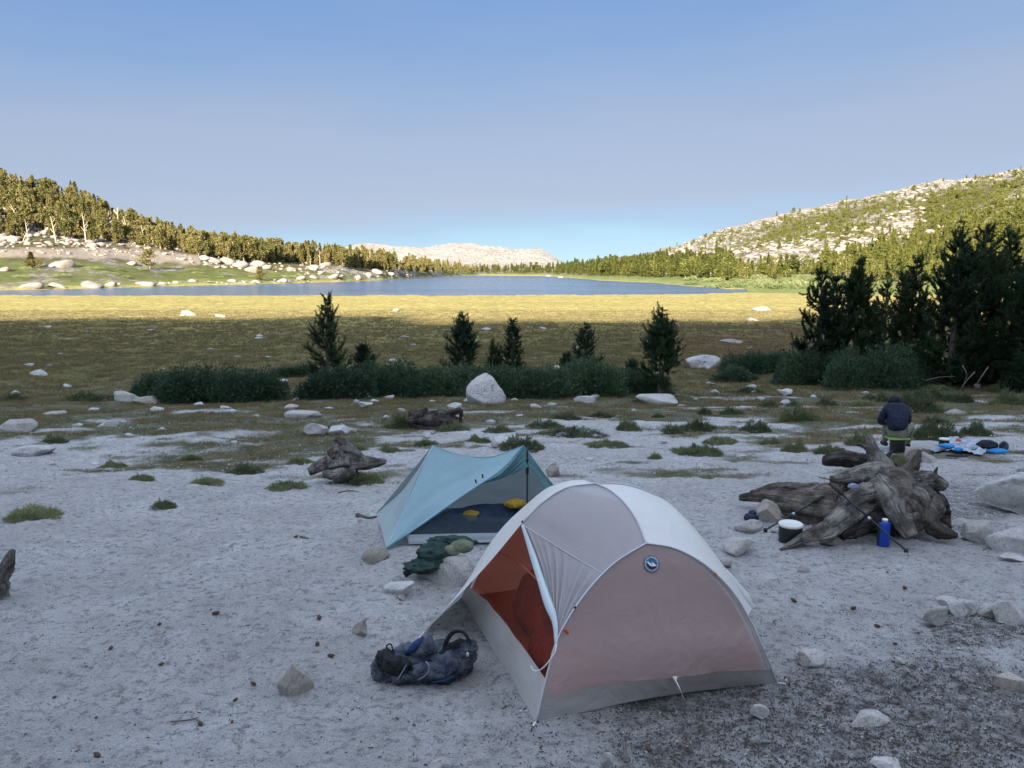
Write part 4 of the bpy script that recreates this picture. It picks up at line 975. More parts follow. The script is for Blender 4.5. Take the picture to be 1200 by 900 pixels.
for k in range(34):
    u_ = rs.uniform(0, 935); v_ = rs.uniform(382, 440)
    rock_at(u_, v_, rs.uniform(4, 14), rs.uniform(1.3, 3), 560 + k, 'low half-hidden meadow stone ' + near_words(u_, v_), rs.choice([gran, gran_d, gran_w]), .8, 'stone', 'stone', 'stones in the shaded meadow', sub=2, sink=.4)
# boulders of the far shores
def shore_label(u, v, w_):
    a = next(n_ for lim, n_ in [(20, 'at the left edge'), (50, 'below the conical yellow-green tree'), (85, 'right of the conical yellow-green tree'), (115, 'midway to the lone round tree'), (150, 'left below the lone round tree'), (180, 'straight below the lone round tree'), (215, 'right below the lone round tree'),
        (245, 'at the left end of the boulder field'), (275, 'left in the boulder field'), (310, 'in the middle of the boulder field'), (345, 'right in the boulder field'), (375, 'left behind the tallest near pine top'), (405, 'behind the tallest near pine top'), (440, 'right of the tallest near pine top'), (600, 'near the lake narrows'), (999, 'at the far end of the lake')] if u < lim)
    return f"{'large' if w_ > 20 else ('medium' if w_ > 12 else 'small')} sunlit {'waterline' if v > 322 else 'hillside'} boulder {a}"
k = 0
for (u_, v_, w_, h_) in [(32, 338, 34, 8), (66, 337, 22, 6), (100, 337, 30, 8), (128, 335, 13, 5), (168, 334, 26, 4), (300, 331, 10, 3), (224, 330, 12, 3), (270, 330, 12, 3), (65, 313, 34, 9), (3, 318, 12, 6), (152, 310, 14, 4),
                         (205, 332, 8, 3), (190, 333, 10, 3), (330, 330, 14, 4), (352, 328, 12, 5), (390, 327, 14, 6), (367, 326, 10, 4), (396, 326, 10, 4), (657, 328, 9, 4), (643, 325, 8, 3), (418, 326, 10, 4), (430, 323, 12, 4),
                         (442, 321, 14, 6), (458, 323, 9, 4), (470, 322, 10, 4), (340, 318, 13, 5), (365, 316, 16, 6), (380, 312, 14, 5), (300, 312, 18, 7), (280, 313, 20, 8), (265, 310, 18, 9), (250, 308, 16, 7), (240, 305, 14, 6), (295, 320, 18, 8), (312, 316, 12, 6)]:
    rock_at(u_, v_, w_, h_, 700 + k, shore_label(u_, v_, w_), gran_sun, .8, 'boulder', 'boulder', 'pale boulders along the lakeshore', sub=2, sink=.2, rough=.18); k += 1
rng = np.random.default_rng(99); out = []; FF = []; n0 = 0
FX = 1.5; th_lock = False
RK = [rock_shape(i_, 2, 8, .2) for i_ in range(60)]
def field(n, ur, vr, keep, hr):
    global n0
    u = rng.uniform(*ur, n); v = rng.uniform(*vr, n); m = keep(u, v); x, y = at_many(u[m], v[m]); ok = ~np.isnan(y) & (y > 215); x, y = x[ok], y[ok]; z = H(x, y, False)
    for a, b, c in zip(x, y, z):
        if b < far_shore(600 + 900 * a / b) - 2: continue
        V, F = RK[int(rng.integers(60))]; s = rng.uniform(*hr) * (.6 + rng.random()); th = rng.normal() * .35 if th_lock else rng.random() * 6.28
        V = V * np.array([s * FX, s * 1.4, s * .8]); c_, s_ = math.cos(th), math.sin(th)
        out.append(np.stack([V[:, 0] * c_ - V[:, 1] * s_ + a, V[:, 0] * s_ + V[:, 1] * c_ + b, V[:, 2] + c - .3 * s], 1)); FF.append(F + n0); n0 += len(V)
lowb = lambda u: np.interp(u, [-20, 100, 200, 260, 330, 400, 500], [281, 286, 290, 300, 308, 311, 318])
field(1500, (-20, 500), (262, 328), lambda u, v: np.abs(v - lowb(u) - 6) < np.interp(u, [0, 200, 280, 330, 400, 500], [8, 7, 10, 8, 8, 3]), (.5, 1.8))
field(420, (-20, 230), (215, 290), lambda u, v: (v > skyl(u)), (1.5, 3.5))
field(220, (60, 560), (318, 334), lambda u, v: np.abs(v - np.interp(u, [60, 200, 300, 400, 500, 560], [336, 333, 331, 328, 323.5, 321.5])) < 1.6, (.5, 1.3))
o = mk('boulder_field', np.concatenate(out), np.concatenate(FF), gran_sun, smooth=False); tag(o, 'jumbled pale boulders below and among the pines on the left hill', 'boulders', kind='stuff')
out = []; FF = []; n0 = 0
def kr(u, v):
    c = np.interp(u, [780, 950, 1010, 1060, 1100], [305, 298, 283, 262, 245]); f = fbm(u / 38, (v + (u - 900) * .3) / 8, oct=3, seed=203)
    return (v > skyr(u)) & (((np.abs(v - c) < 18) & (u < 1085)) | (np.abs(v - skyr(u) - 3) < 5) | (f < -.3))
FX = 2.3; th_lock = True
field(4200, (745, 1250), (196, 322), kr, (.7, 2.4))
o = mk('boulder_field', np.concatenate(out), np.concatenate(FF), gran_sun, smooth=False); tag(o, 'broken pale granite blocks over the right-hand hill', 'boulders', kind='stuff')
# pine cones, bark crumbs and twigs on the sand
cone_m = mat('pine_cone', (.085, .06, .045), .9, .1); CONE = None
for k, (u_, v_) in enumerate([(187, 733), (374, 725), (372, 756), (297, 803), (272, 848), (130, 761), (347, 630), (387, 567), (113, 843), (388, 770), (189, 780), (64, 819), (235, 850), (114, 887), (276, 822), (1049, 756), (1000, 714), (971, 832), (1040, 672), (253, 720), (1060, 690), (930, 705), (1028, 735), (880, 770), (760, 880)]):
    p = at(u_, v_)
    if CONE is None or k in (5, 11):
        b = MB(); Vc, Fc = ICO[3]; Vc = Vc.copy(); a_ = np.arctan2(Vc[:, 1], Vc[:, 2]); Vc *= (1 + .16 * np.sin(a_ * 7 + Vc[:, 0] * 14) * np.sin(Vc[:, 0] * 18))[:, None]; Vc *= np.array([.034, .02, .017]) * rs.uniform(.8, 1.1)
        b.add(Vc, Fc); o = b.build('pine_cone', cone_m, smooth=False); CONE = o
    else: o = CONE.copy(); COL.objects.link(o)
    o.location = (p.x, p.y, p.z + .012); o.rotation_euler = (rs.uniform(-.3, .3), rs.uniform(-.3, .3), rs.uniform(0, 6.28)); s_ = rs.uniform(.4, .85); o.scale = (s_, s_, s_)
    tag(o, 'small dark pine cone on the sand ' + near_words(u_, v_), 'pine cone', 'pine cones scattered on the sand')
rng = np.random.default_rng(5); n = 80000
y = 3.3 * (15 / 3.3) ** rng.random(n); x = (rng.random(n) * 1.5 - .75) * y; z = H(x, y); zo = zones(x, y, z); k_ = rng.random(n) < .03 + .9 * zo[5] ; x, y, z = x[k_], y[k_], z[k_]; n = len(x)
a = rng.random(n) * 6.28; L = .002 + .011 * rng.random(n) ** 4; wd = .0012 + .0024 * rng.random(n); dx, dy = np.cos(a), np.sin(a); dz = rng.normal(size=n) * .15
q = lambda s, t_, hgt: np.stack([x + dx * L * s - dy * wd * t_, y + dy * L * s + dx * wd * t_, z + .003 + hgt + dz * L * s * .3], 1)
V = np.stack([q(-1, -1, 0), q(1, -1, 0), q(1, 1, 0), q(-1, 1, 0), q(-.9, 0, .006), q(.9, 0, .006)], 1).reshape(-1, 3); i0 = np.arange(n)[:, None] * 6
F = np.concatenate([i0 + np.array([[0, 1, 5]]), i0 + np.array([[0, 5, 4]]), i0 + np.array([[2, 3, 4]]), i0 + np.array([[2, 4, 5]]), i0 + np.array([[1, 2, 5]]), i0 + np.array([[3, 0, 4]])])
o = mk('forest_litter', V, F, mat('litter', (.075, .062, .055), .9, .1), smooth=False); tag(o, 'dark needles, twigs and bark crumbs strewn over the sand', 'litter', kind='stuff')
n = 26000; y = 3.3 * (22 / 3.3) ** (rng.random(n)); x = (rng.random(n) * 1.5 - .75) * y; z = H(x, y); s = (.0028 + .011 * rng.random(n) ** 5) * np.clip(y / 6, .7, 2)
Vi, Fi = ICO[1]; pick = Vi[None] * s[:, None, None] * rng.uniform(.6, 1.2, (n, 1, 3)) + rng.normal(size=(n, 12 if len(Vi) == 12 else len(Vi), 3)) * s[:, None, None] * .12 + np.stack([x, y, z], 1)[:, None]
F = (Fi[None] + np.arange(n)[:, None, None] * len(Vi)).reshape(-1, 3)
o = mk('gravel', pick.reshape(-1, 3), F, granite('gravel', (.30, .285, .27), (.62, .60, .58), .6, 3, .3), smooth=False); tag(o, 'coarse granite grit lying on the sand', 'gravel', kind='stuff')

# ------------------------------------------------------------------ driftwood
wood = mat('weathered_wood', (.3, .27, .24), .9, .12); t = NT(wood); g = t.coord('Object', (1, 1, 1))
def wood_mat(name, c, stripe=(26, 5, 26)):
    m = mat(name, c[0], .9, .12); t = NT(m); tcn = t.n('ShaderNodeUVMap'); tcn.uv_map = 'grain'
    mp_ = t.n('ShaderNodeMapping'); mp_.inputs['Scale'].default_value = (26, 1.2, 1); t.l(tcn.outputs[0], mp_.inputs[0])
    n1 = t.noise(mp_.outputs[0], 1.6, 7, .7, .5); n2 = t.noise(t.geo(), 6, 5, .7)
    cc = t.ramp(n1, [(.32, c[0]), (.47, c[1]), (.68, c[2])]); cc = t.mix(t.ramp(n2, [(.42, .8), (.58, 0)]), cc, c[3]); t.base(cc)
    t.normal(t.bump(n1, .05, 1.0, t.bump(n2, .05, .8))); return m
wood_g = wood_mat('weathered_wood_grey', [(.035, .03, .028), (.27, .25, .225), (.56, .52, .47), (.06, .05, .045)])
wood_b = wood_mat('weathered_wood_brown', [(.035, .03, .026), (.17, .15, .13), (.36, .325, .29), (.07, .06, .05)])
wood_k = wood_mat('charred_wood', [(.018, .016, .016), (.07, .06, .055), (.22, .20, .18), (.03, .027, .025)])
def limb(pts, rad, seed, n=26, seg=22, rough=(.34, 15), flat=1.0):
    """one weathered limb with a grain map running along it"""
    path = crv(pts, n); mb = MB()
    jit = np.random.default_rng(seed).normal(size=(n, 3)) * np.mean(rad) * .03; path = path + jit
    tube(mb, path, list(np.interp(np.linspace(0, 1, n), np.linspace(0, 1, len(rad)), rad) * (1 + .07 * noise(np.arange(n) * .4, np.full(n, seed * 1.3), seed=seed))), seg, True, rough, seed, flat)
    V = np.concatenate(mb.V); return V, mb.F, n, seg
def wood_obj(name, limbs, m, parent=None):
    Vs = []; Fs = []; uvs = []; n0 = 0
    for V, F, n, seg in limbs:
        L = 0
        for f in F:
            Fs.append(tuple(i + n0 for i in f))
            ks = [i % seg for i in f]; wrap = max(ks) - min(ks) > seg / 2
            uvs += [((k_ + (seg if wrap and k_ == 0 else 0)) / seg, (i // seg) / 12.0) for k_, i in zip(ks, f)]
        Vs.append(V); n0 += len(V)
    o = mk(name, np.concatenate(Vs), Fs, m, parent)
    uv = o.data.uv_layers.new(name='grain')
    if len(uv.data) == len(uvs): uv.data.foreach_set('uv', np.array(uvs, np.float32).ravel())
    return o
def px(l): return [P(*q) for q in l]
stump = empty('driftwood_stump', at(1040, 625)); tag(stump, 'huge weathered tree stump with twisted grey roots lying on the sand', 'driftwood')
def wpart(name, limbs, m):
    o = wood_obj(name, limbs, m); o.parent = stump; o.matrix_parent_inverse = Matrix.Translation(-stump.location); return o
wpart('trunk', [limb(px([(866, 583, 9.3), (890, 582, 9.1), (925, 588, 8.75), (975, 597, 8.5), (1040, 597, 8.35)]), [.03, .085, .20, .30, .31], 3, 40, 30, (.32, 22)),
                limb(px([(880, 578, 9.2), (920, 574, 9.0), (960, 578, 8.9)]), [.03, .08, .12], 4, 20, 14)], wood_b)
wpart('burl', [limb(px([(1000, 604, 8.2), (1030, 590, 8.1), (1060, 585, 8.2), (1092, 592, 8.4)]), [.20, .25, .25, .17], 5, 26, 30, (.55, 11)),
               limb(px([(1025, 612, 8.0), (1060, 605, 8.0), (1085, 600, 8.2)]), [.11, .16, .13], 6, 20, 24, (.6, 9))], wood_b)
for i, (pts, rad, m_) in enumerate([
        ([(1018, 588, 7.95), (990, 605, 7.75), (968, 622, 7.6), (940, 631, 7.55), (915, 645, 7.45)], [.12, .115, .085, .06, .025], wood_g),
        ([(1030, 566, 8.0), (1040, 580, 7.8), (1052, 602, 7.65), (1068, 630, 7.5)], [.11, .13, .10, .06], wood_g),
        ([(1045, 575, 8.3), (1035, 550, 8.45), (1026, 533, 8.5), (1017, 511, 8.55)], [.15, .14, .085, .03], wood_g),
        ([(1050, 572, 8.45), (1064, 556, 8.5), (1072, 544, 8.5), (1078, 527, 8.5)], [.12, .11, .06, .02], wood_b),
        ([(1048, 563, 8.15), (1020, 556, 8.1), (998, 560, 8.05), (973, 561, 8.05)], [.13, .13, .09, .035], wood_g),
        ([(1050, 556, 8.9), (1015, 542, 8.95), (985, 538, 9.0), (964, 540, 9.0)], [.13, .12, .10, .05], wood_k),
        ([(1050, 570, 8.2), (1080, 563, 8.25), (1098, 566, 8.25), (1108, 571, 8.25)], [.14, .12, .085, .05], wood_g),
        ([(1060, 585, 8.1), (1080, 600, 7.9), (1096, 618, 7.8), (1120, 628, 7.75)], [.18, .14, .09, .03], wood_b),
        ([(1075, 580, 8.4), (1095, 590, 8.3), (1103, 608, 8.2), (1108, 622, 8.1)], [.15, .13, .10, .06], wood_k),
        ([(1032, 572, 7.95), (1010, 580, 7.85), (992, 588, 7.8), (985, 600, 7.8)], [.10, .11, .08, .04], wood_g),
        ([(1058, 590, 7.95), (1068, 606, 7.85), (1078, 625, 7.8)], [.10, .09, .05], wood_g),
        ([(1008, 566, 8.2), (990, 572, 8.1), (980, 583, 8.0)], [.05, .035, .012], wood_g), ([(1085, 568, 8.3), (1094, 557, 8.3), (1099, 547, 8.3)], [.06, .035, .008], wood_b),
        ([(1022, 530, 8.5), (1012, 523, 8.5), (1004, 521, 8.5)], [.05, .03, .01], wood_g), ([(1070, 575, 8.0), (1082, 583, 7.9), (1086, 600, 7.8), (1080, 612, 7.75)], [.06, .055, .04, .015], wood_g),
        ([(1045, 548, 8.6), (1038, 538, 8.7), (1046, 528, 8.75)], [.06, .04, .012], wood_k), ([(940, 577, 8.85), (925, 570, 8.8), (915, 571, 8.8)], [.05, .035, .01], wood_g),
        ([(1030, 600, 7.9), (1005, 615, 7.8), (985, 628, 7.7)], [.14, .11, .06], wood_k)]):
    wpart('root', [limb(px(pts), rad, 20 + i, 26, 20)], m_)
s2 = wood_obj('driftwood_root', [limb(px([(362, 553, 11.0), (380, 545, 11.1), (402, 541, 11.1), (430, 542, 11.3), (452, 541, 11.5)]), [.06, .12, .16, .09, .04], 51, 30, 20),
    limb(px([(400, 548, 11.0), (398, 530, 11.1), (403, 520, 11.1), (392, 515, 11.0)]), [.15, .12, .07, .03], 52, 24, 16), limb(px([(395, 525, 11), (388, 530, 10.95), (391, 537, 10.9)]), [.05, .06, .03], 53, 14, 10),
    limb(px([(400, 522, 11.1), (412, 527, 11.1), (424, 536, 11.2)]), [.07, .06, .04], 54, 16, 10), limb(px([(378, 556, 10.9), (400, 556, 10.9), (415, 552, 11)]), [.05, .10, .07], 55, 20, 14)], wood_g)
tag(s2, 'twisted silvery driftwood root on the sand left of the blue tent', 'driftwood')
yb = at(508, 502).y
s3 = wood_obj('charred_stump', [limb(px([(480, 494, yb), (500, 492, yb), (522, 493, yb), (540, 497, yb)]), [.16, .24, .22, .10], 61, 26, 18, (.6, 9)), limb(px([(488, 490, yb), (496, 484, yb), (500, 478, yb)]), [.14, .1, .04], 62, 14, 10),
    limb(px([(515, 490, yb), (530, 484, yb), (540, 482, yb), (538, 500, yb)]), [.12, .08, .05, .05], 63, 20, 10), limb(px([(478, 498, yb), (510, 503, yb - .2), (545, 502, yb)]), [.07, .1, .05], 64, 20, 10)], wood_k)
tag(s3, 'jagged dark charred stump in the grass behind the blue tent', 'stump')
p = at(8, 702); s4 = wood_obj('driftwood_snag', [limb([p + Vector((-.12, 0, -.05)), p + Vector((-.07, 0, .16)), p + Vector((.01, 0, .28)), p + Vector((.10, -.02, .43))], [.09, .085, .06, .02], 71, 26, 18)], wood_g)
tag(s4, 'short pointed grey-brown snag sticking up at the left edge of the sand', 'driftwood')
for k, (pts, r_, lab) in enumerate([([(396, 578), (408, 576), (420, 577)], .012, 'short dark stick beside the rounded bright cushion shrub'), ([(200, 848), (222, 846), (232, 843)], .006, 'thin twig on the sand in the left foreground'),
        ([(418, 604), (432, 608), (446, 606)], .022, 'gnarled dark stick behind the left corner of the blue tent'), ([(960, 560), (975, 563), (992, 564)], .008, 'twig on the sand left of the stump'), ([(352, 630), (362, 632)], .01, 'dark curled twig beside a pine cone left of the blue tent')]):
    b = MB(); tube(b, crv([at(a_, b_, .012) for a_, b_ in pts], 10), list(np.linspace(r_, r_ * .5, 10)), 6, True, (.3, 4), k); tag(b.build('stick', wood_b), lab, 'stick')
# ------------------------------------------------------------------ tents
def coons(c0, c1, d0, d1, n, m, disp=None):
    """fabric panel filling four edge curves: c0/c1 run along u at v=0/1, d0/d1 along v at u=0/1"""
    c0, c1, d0, d1 = (crv(c, k) for c, k in ((c0, n), (c1, n), (d0, m), (d1, m)))
    u = np.linspace(0, 1, n)[None, :, None]; v = np.linspace(0, 1, m)[:, None, None]
    S = (1 - v) * c0[None] + v * c1[None] + (1 - u) * d0[:, None] + u * d1[:, None] - ((1 - u) * (1 - v) * c0[0] + u * (1 - v) * c0[-1] + (1 - u) * v * c1[0] + u * v * c1[-1])
    if disp is not None:
        gu = np.gradient(S, axis=1); gv = np.gradient(S, axis=0); N_ = np.cross(gu, gv); N_ /= np.linalg.norm(N_, axis=2, keepdims=True) + 1e-9
        S = S + N_ * disp(u[:, :, 0], v[:, :, 0])[:, :, None]
    i = np.arange(n * m).reshape(m, n)
    return S, np.stack([i[:-1, :-1].ravel(), i[:-1, 1:].ravel(), i[1:, 1:].ravel(), i[1:, :-1].ravel()], 1)
def panel(name, grids, m_, parent):
    V = []; F = []; n0 = 0
    for S, f in grids: V.append(S.reshape(-1, 3)); F.append(f + n0); n0 += S.shape[0] * S.shape[1]
    V = np.concatenate(V) - np.array(parent.location); return mk(name, V, np.concatenate(F), m_, parent)
def fabric(name, c, diff=.6, trans=.2, clear=.2, rough=.45, wr=6, wamp=.004, spec=.35, dirt=.12):
    """thin tent cloth: part reflects, part glows through, part is see-through"""
    m = mat(name, c, rough, spec); t = NT(m); g = t.geo()
    n = t.noise(g, 3, 4, .6); col = t.mix(t.ramp(n, [(.4, dirt), (.65, 0)]), c, tuple(x * .62 for x in c)); t.base(col)
    b = t.bump(t.noise(g, wr, 4, .6, 1.5), wamp * 3, .8); t.normal(b)
    tr = t.n('ShaderNodeBsdfTranslucent'); t.l(col, tr.inputs[0]); tp = t.n('ShaderNodeBsdfTransparent'); tp.inputs[0].default_value = (*[min(1, .55 + x * .6) for x in c], 1)
    m1 = t.n('ShaderNodeMixShader'); m1.inputs[0].default_value = trans / (trans + diff); t.l(t.b.outputs[0], m1.inputs[1]); t.l(tr.outputs[0], m1.inputs[2])
    m2 = t.n('ShaderNodeMixShader'); m2.inputs[0].default_value = clear; t.l(m1.outputs[0], m2.inputs[1]); t.l(tp.outputs[0], m2.inputs[2])
    t.l(m2.outputs[0], t.t.nodes['Material Output'].inputs[0]); return m
def rel(pts, o): return [Vector(p) - Vector(o.location) for p in pts]
def cord(name, pts, r, m_, parent=None, n=14, seg=6):
    b = MB(); pts = crv(pts, n); 
    if parent is not None: pts = pts - np.array(parent.location)
    tube(b, pts, r, seg); return b.build(name, m_, parent)

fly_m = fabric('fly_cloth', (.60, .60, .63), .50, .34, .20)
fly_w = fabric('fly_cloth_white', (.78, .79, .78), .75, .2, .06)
end_m = fabric('fly_end_cloth', (.58, .52, .525), .50, .34, .30)
hem_m = fabric('fly_hem_cloth', (.40, .395, .385), .75, .15, .10, wr=9)
hem_s = fabric('fly_side_hem', (.50, .49, .47), .8, .15, .05, wr=9)
inner_m = fabric('inner_cloth_orange', (.78, .34, .23), .5, .4, .08)
mesh_m = fabric('inner_mesh_orange', (.70, .30, .21), .3, .15, .88)
red_m = mat('sleeping_bag_red', (.10, .012, .012), .7, .2); t = NT(red_m); g = t.geo(); t.normal(t.bump(t.noise(g, 14, 4, .6, 1), .05, 1))
t.base(t.ramp(t.noise(g, 9, 4), [(.35, (.09, .010, .012)), (.65, (.19, .02, .02))]))
pole_m = mat('pole_metal', (.10, .105, .12), .35, .5, .6)
seam_m = mat('seam_tape', (.50, .52, .55), .5, .3); cord_m = mat('white_cord', (.72, .70, .68), .7, .2); redtab = mat('red_tab', (.55, .10, .05), .6, .3); black_m = mat('black_plastic', (.015, .015, .017), .45, .4)
A = at(628, 846); B = at(910, 800); C = at(541, 700); D = C + (B - A); D.z = h1(D.x, D.y)
T1 = empty('dome_tent', ((A + D) / 2).to_tuple()); tag(T1, 'pale grey dome tent with open orange doorway and round blue badge in the foreground', 'tent')
P1 = P(757, 637, 4.64 / 4.15 * A.y); k_ = A.y / 4.15
yy = lambda a: a * k_
P1 = P(757, 637, yy(4.64)); M = P(698, 567, yy(5.25)); P2 = P(658, 566, yy(5.75)); E1 = P(611, 614, yy(5.0)); E2 = P(785, 592, yy(5.42)); V1 = at(497, 743, .02); V2 = P(882, 714, yy(5.25))
poleA = [A, P(640, 795, yy(4.20)), P(655, 745, yy(4.28)), P(685, 697, yy(4.40)), P(720, 660, yy(4.53)), P1]
poleB = [B, P(896, 764, yy(4.61)), P(879, 727, yy(4.62)), P(857, 692, yy(4.63)), P(826, 662, yy(4.64)), P(791, 643, yy(4.65)), P1]
poleC = [C, P(561, 658, yy(5.80)), P(587, 620, yy(5.76)), P(617, 591, yy(5.75)), P(640, 573, yy(5.75)), P2]
poleD = [D, D + Vector((-.03, -.02, .30)), P2 + Vector((.45, .12, -.28)), P2]
ridge1 = [P1, P(747, 612, yy(4.80)), P(733, 591, yy(4.97)), P(715, 575, yy(5.13)), M]; ridge2 = [M, P(679, 562, yy(5.5)), P2]
browL = [M, P(664, 572, yy(5.16)), P(636, 589, yy(5.06)), E1]; browR = [M, P(732, 568, yy(5.33)), P(763, 578, yy(5.40)), E2]
Bv = crv(poleB, 60); A2 = crv(poleA, 60); Qi = 43; Q = A2[Qi]; Si = 21; S_ = A2[Si]
rv = lambda l: list(l)[::-1]
wr_ = lambda amp, sc, sd: (lambda u, v: amp * noise(u * sc + 0 * v, v * sc * .5 + 0 * u, seed=sd))
apexC = lambda p, n=2: [p] * n
sag = lambda a, f=None: (lambda u, v: -a * np.sin(np.pi * u) * np.sin(np.pi * np.clip(v, 0, 1)) + .003 * noise(u * 9 + 0 * v, v * 3 + 0 * u, seed=5))
# roof quarters
RLF = coons(ridge1[::-1], [E1, (Vector(E1) + Vector(Q)) / 2 + Vector((0, 0, -.015)), Q], browL, rv(A2[Qi:]), 30, 26) if False else coons(browL, rv(A2[Qi:]), rv(ridge1), [E1, (Vector(E1) * .5 + Vector(Q) * .5) + Vector((0, 0, -.012)), Q], 30, 26, sag(-.02))
pleat = lambda u, v: (.011 * np.sin(u * 2 * np.pi * 8.5 + .6 * np.sin(9 * u)) + .006 * np.sin(u * 39)) * np.sin(np.pi * np.clip(v, 0, 1)) ** .7 * np.minimum(1, (1.05 - v) * 2.2)
RIB = coons([E1, (Vector(E1) * .5 + Vector(Q) * .5) + Vector((0, 0, -.012)), Q], apexC(S_), [E1, P(634, 668, yy(4.72)), S_], rv(A2[Si:Qi + 1]), 70, 30, pleat)
Bv = crv(poleB, 60); iV = 24
RRF = coons(ridge1, [Bv[iV], (Vector(Bv[iV]) + Vector(V2)) / 2 + Vector((0, 0, .02)), V2], rv(Bv[iV:]), [M] + browR[1:] + [P(822, 636, yy(5.38)), V2], 30, 34, sag(.015))
RLB = coons(browL, [P2, P2], ridge2, [E1, P(632, 585, yy(5.4)), P2], 24, 18) if False else coons(ridge2, [E1, P(625, 590, yy(5.35)), poleC[3]], browL, [P2, poleC[4], poleC[3]], 20, 24, sag(.01))
VBL = coons([E1, P(625, 590, yy(5.35)), poleC[3]], [V1, P(517, 722, (V1.y + C.y) / 2), C], [E1, P(577, 655, yy(5.06)), P(545, 690, yy(5.12)), V1], [poleC[3], poleC[2], poleC[1], C], 20, 34)
RRB = coons([E2, V2], [P2, D], [E2, M, P2], [V2, D], 20, 20) if False else coons([M] + browR[1:], [P2, Vector(P2) * .5 + Vector(D) * .5 + Vector((.1, .05, .25)), D], ridge2, [E2, P(822, 636, yy(5.55)), V2, D], 20, 20)
BCK = coons([C, D], [P2, P2], poleC, poleD, 20, 20)
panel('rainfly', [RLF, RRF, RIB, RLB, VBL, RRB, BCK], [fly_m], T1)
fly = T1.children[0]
# whiter back half and right side
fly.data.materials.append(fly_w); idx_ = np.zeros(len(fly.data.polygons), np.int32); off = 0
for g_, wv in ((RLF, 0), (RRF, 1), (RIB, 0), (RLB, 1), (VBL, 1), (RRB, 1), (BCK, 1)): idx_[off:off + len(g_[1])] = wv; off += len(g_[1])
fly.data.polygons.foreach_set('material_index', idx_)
# end panel with a hem band
hA = int(60 * .115); hB = int(60 * .10)
bot = [A, A * .5 + B * .5 + Vector((.0, .0, .035)), B]
a_lo = A2[:hA + 1]; b_lo = Bv[:hB + 1]
bandtop = [A2[hA], P(712, 801, yy(4.30)), P(791, 794, yy(4.40)), P(850, 787, yy(4.50)), Bv[hB]]
endw = lambda u, v: -.05 * np.sin(np.pi * u) * np.sin(np.pi * np.clip(v, 0, 1)) + .0035 * np.sin(np.arctan2(v + .02, (u - .56)) * 34) * np.exp(-((u - .56) ** 2 + v ** 2) / .10) + .002 * noise(u * 7 + 0 * v, v * 7 + 0 * u, seed=8)
END = coons(bandtop, apexC(P1), A2[hA:], Bv[hB:], 60, 50, endw)
panel('end_panel', [END], end_m, T1)
panel('hem_band', [coons(bot, bandtop, a_lo, b_lo, 50, 8, lambda u, v: .004 * noise(u * 14 + 0 * v, v * 3 + 0 * u, seed=4))], hem_m, T1)
for nm_, l in (('front_left', poleA), ('front_right', poleB), ('ridge', ridge1), ('brow_l', browL), ('brow_r', browR)):
    pts = crv(l, 30); cord('seam', pts + np.array([0, -.004, .004]), .0055, seam_m, T1, 30)
for l in (poleA, poleB, poleC, poleD, ridge1 + ridge2[1:], rv(browL) + browR[1:]):
    pts = crv(l, 40); c_ = np.array(((A + D) / 2).to_tuple()) + np.array([0, 0, .3]); cord('pole', pts + (c_ - pts) * .022, .0055, pole_m, T1, 40)
cord('seam', [E1, (Vector(E1) * .5 + Vector(Q) * .5) + Vector((0, 0, -.005)), Q], .003, seam_m, T1)
# rolled door edge hanging from the brow clip
rp = crv([E1 + Vector((.005, -.02, 0)), P(624, 652, yy(4.80)), P(640, 700, yy(4.50)), P(650, 728, yy(4.34)), Vector(S_) + Vector((0, -.02, -.02))], 26); b = MB()
tube(b, rp - np.array(T1.location), list(np.interp(np.linspace(0, 1, 26), [0, .3, .75, 1], [.010, .024, .030, .012])), 10, True, (.35, 3), 5, .55); b.build('rolled_door', fabric('rolled_door_cloth', (.60, .70, .74), .8, .15, .02, wr=14), T1)
# inner tent: hem wall on the door side, orange mesh, floor, far walls
IN = lambda p, k=.06: Vector(p) + (Vector(((A + D) / 2).to_tuple()) + Vector((0, 0, .35)) - Vector(p)) * k
iA, iB, iC, iD = (IN(p, .045) for p in (A, B, C, D))
for p in (iA, iB, iC, iD): p.z = max(p.z - .01, h1(p.x, p.y) + .015)
hemTop = [P(640, 797, yy(4.24)), P(603, 745, yy(4.78)), P(570, 704, yy(5.35)), P(547, 686, yy(5.72))]
panel('side_hem', [coons([A + Vector((.0, .0, .0)), (A + C) / 2 + Vector((0, 0, -.0)), C], hemTop, [A, hemTop[0]], [C, hemTop[-1]], 40, 10, lambda u, v: .006 * noise(u * 11 + 0 * v, v * 2 + 0 * u, seed=14))], hem_s, T1)
up = Vector((0, 0, -.05)); iP1 = IN(P1) + up; iP2 = IN(P2) + up; iM = IN(M) + up
iA2 = [IN(p, .05) for p in crv(poleA, 8)]; iB2 = [IN(p, .05) for p in crv(poleB, 8)]; iC2 = [IN(p, .05) for p in crv(poleC, 8)]; iD2 = [IN(p, .05) for p in crv(poleD, 8)]
iA2[-1] = iP1; iB2[-1] = iP1; iC2[-1] = iP2; iD2[-1] = iP2; iA2[0] = iA; iB2[0] = iB; iC2[0] = iC; iD2[0] = iD
SIDE = coons([IN(p, .012) for p in hemTop], [iP1, iM, iP2], iA2[1:], iC2[1:], 30, 24, lambda u, v: -.05 * np.sin(np.pi * u) * np.sin(np.pi * np.clip(v, 0, 1)))
panel('mesh_wall', [SIDE], mesh_m, T1)
cord('zip_line', [SIDE[0][9, k__] for k__ in range(0, 30, 3)], .007, mat('inner_trim', (.40, .10, .06), .7, .2), T1)
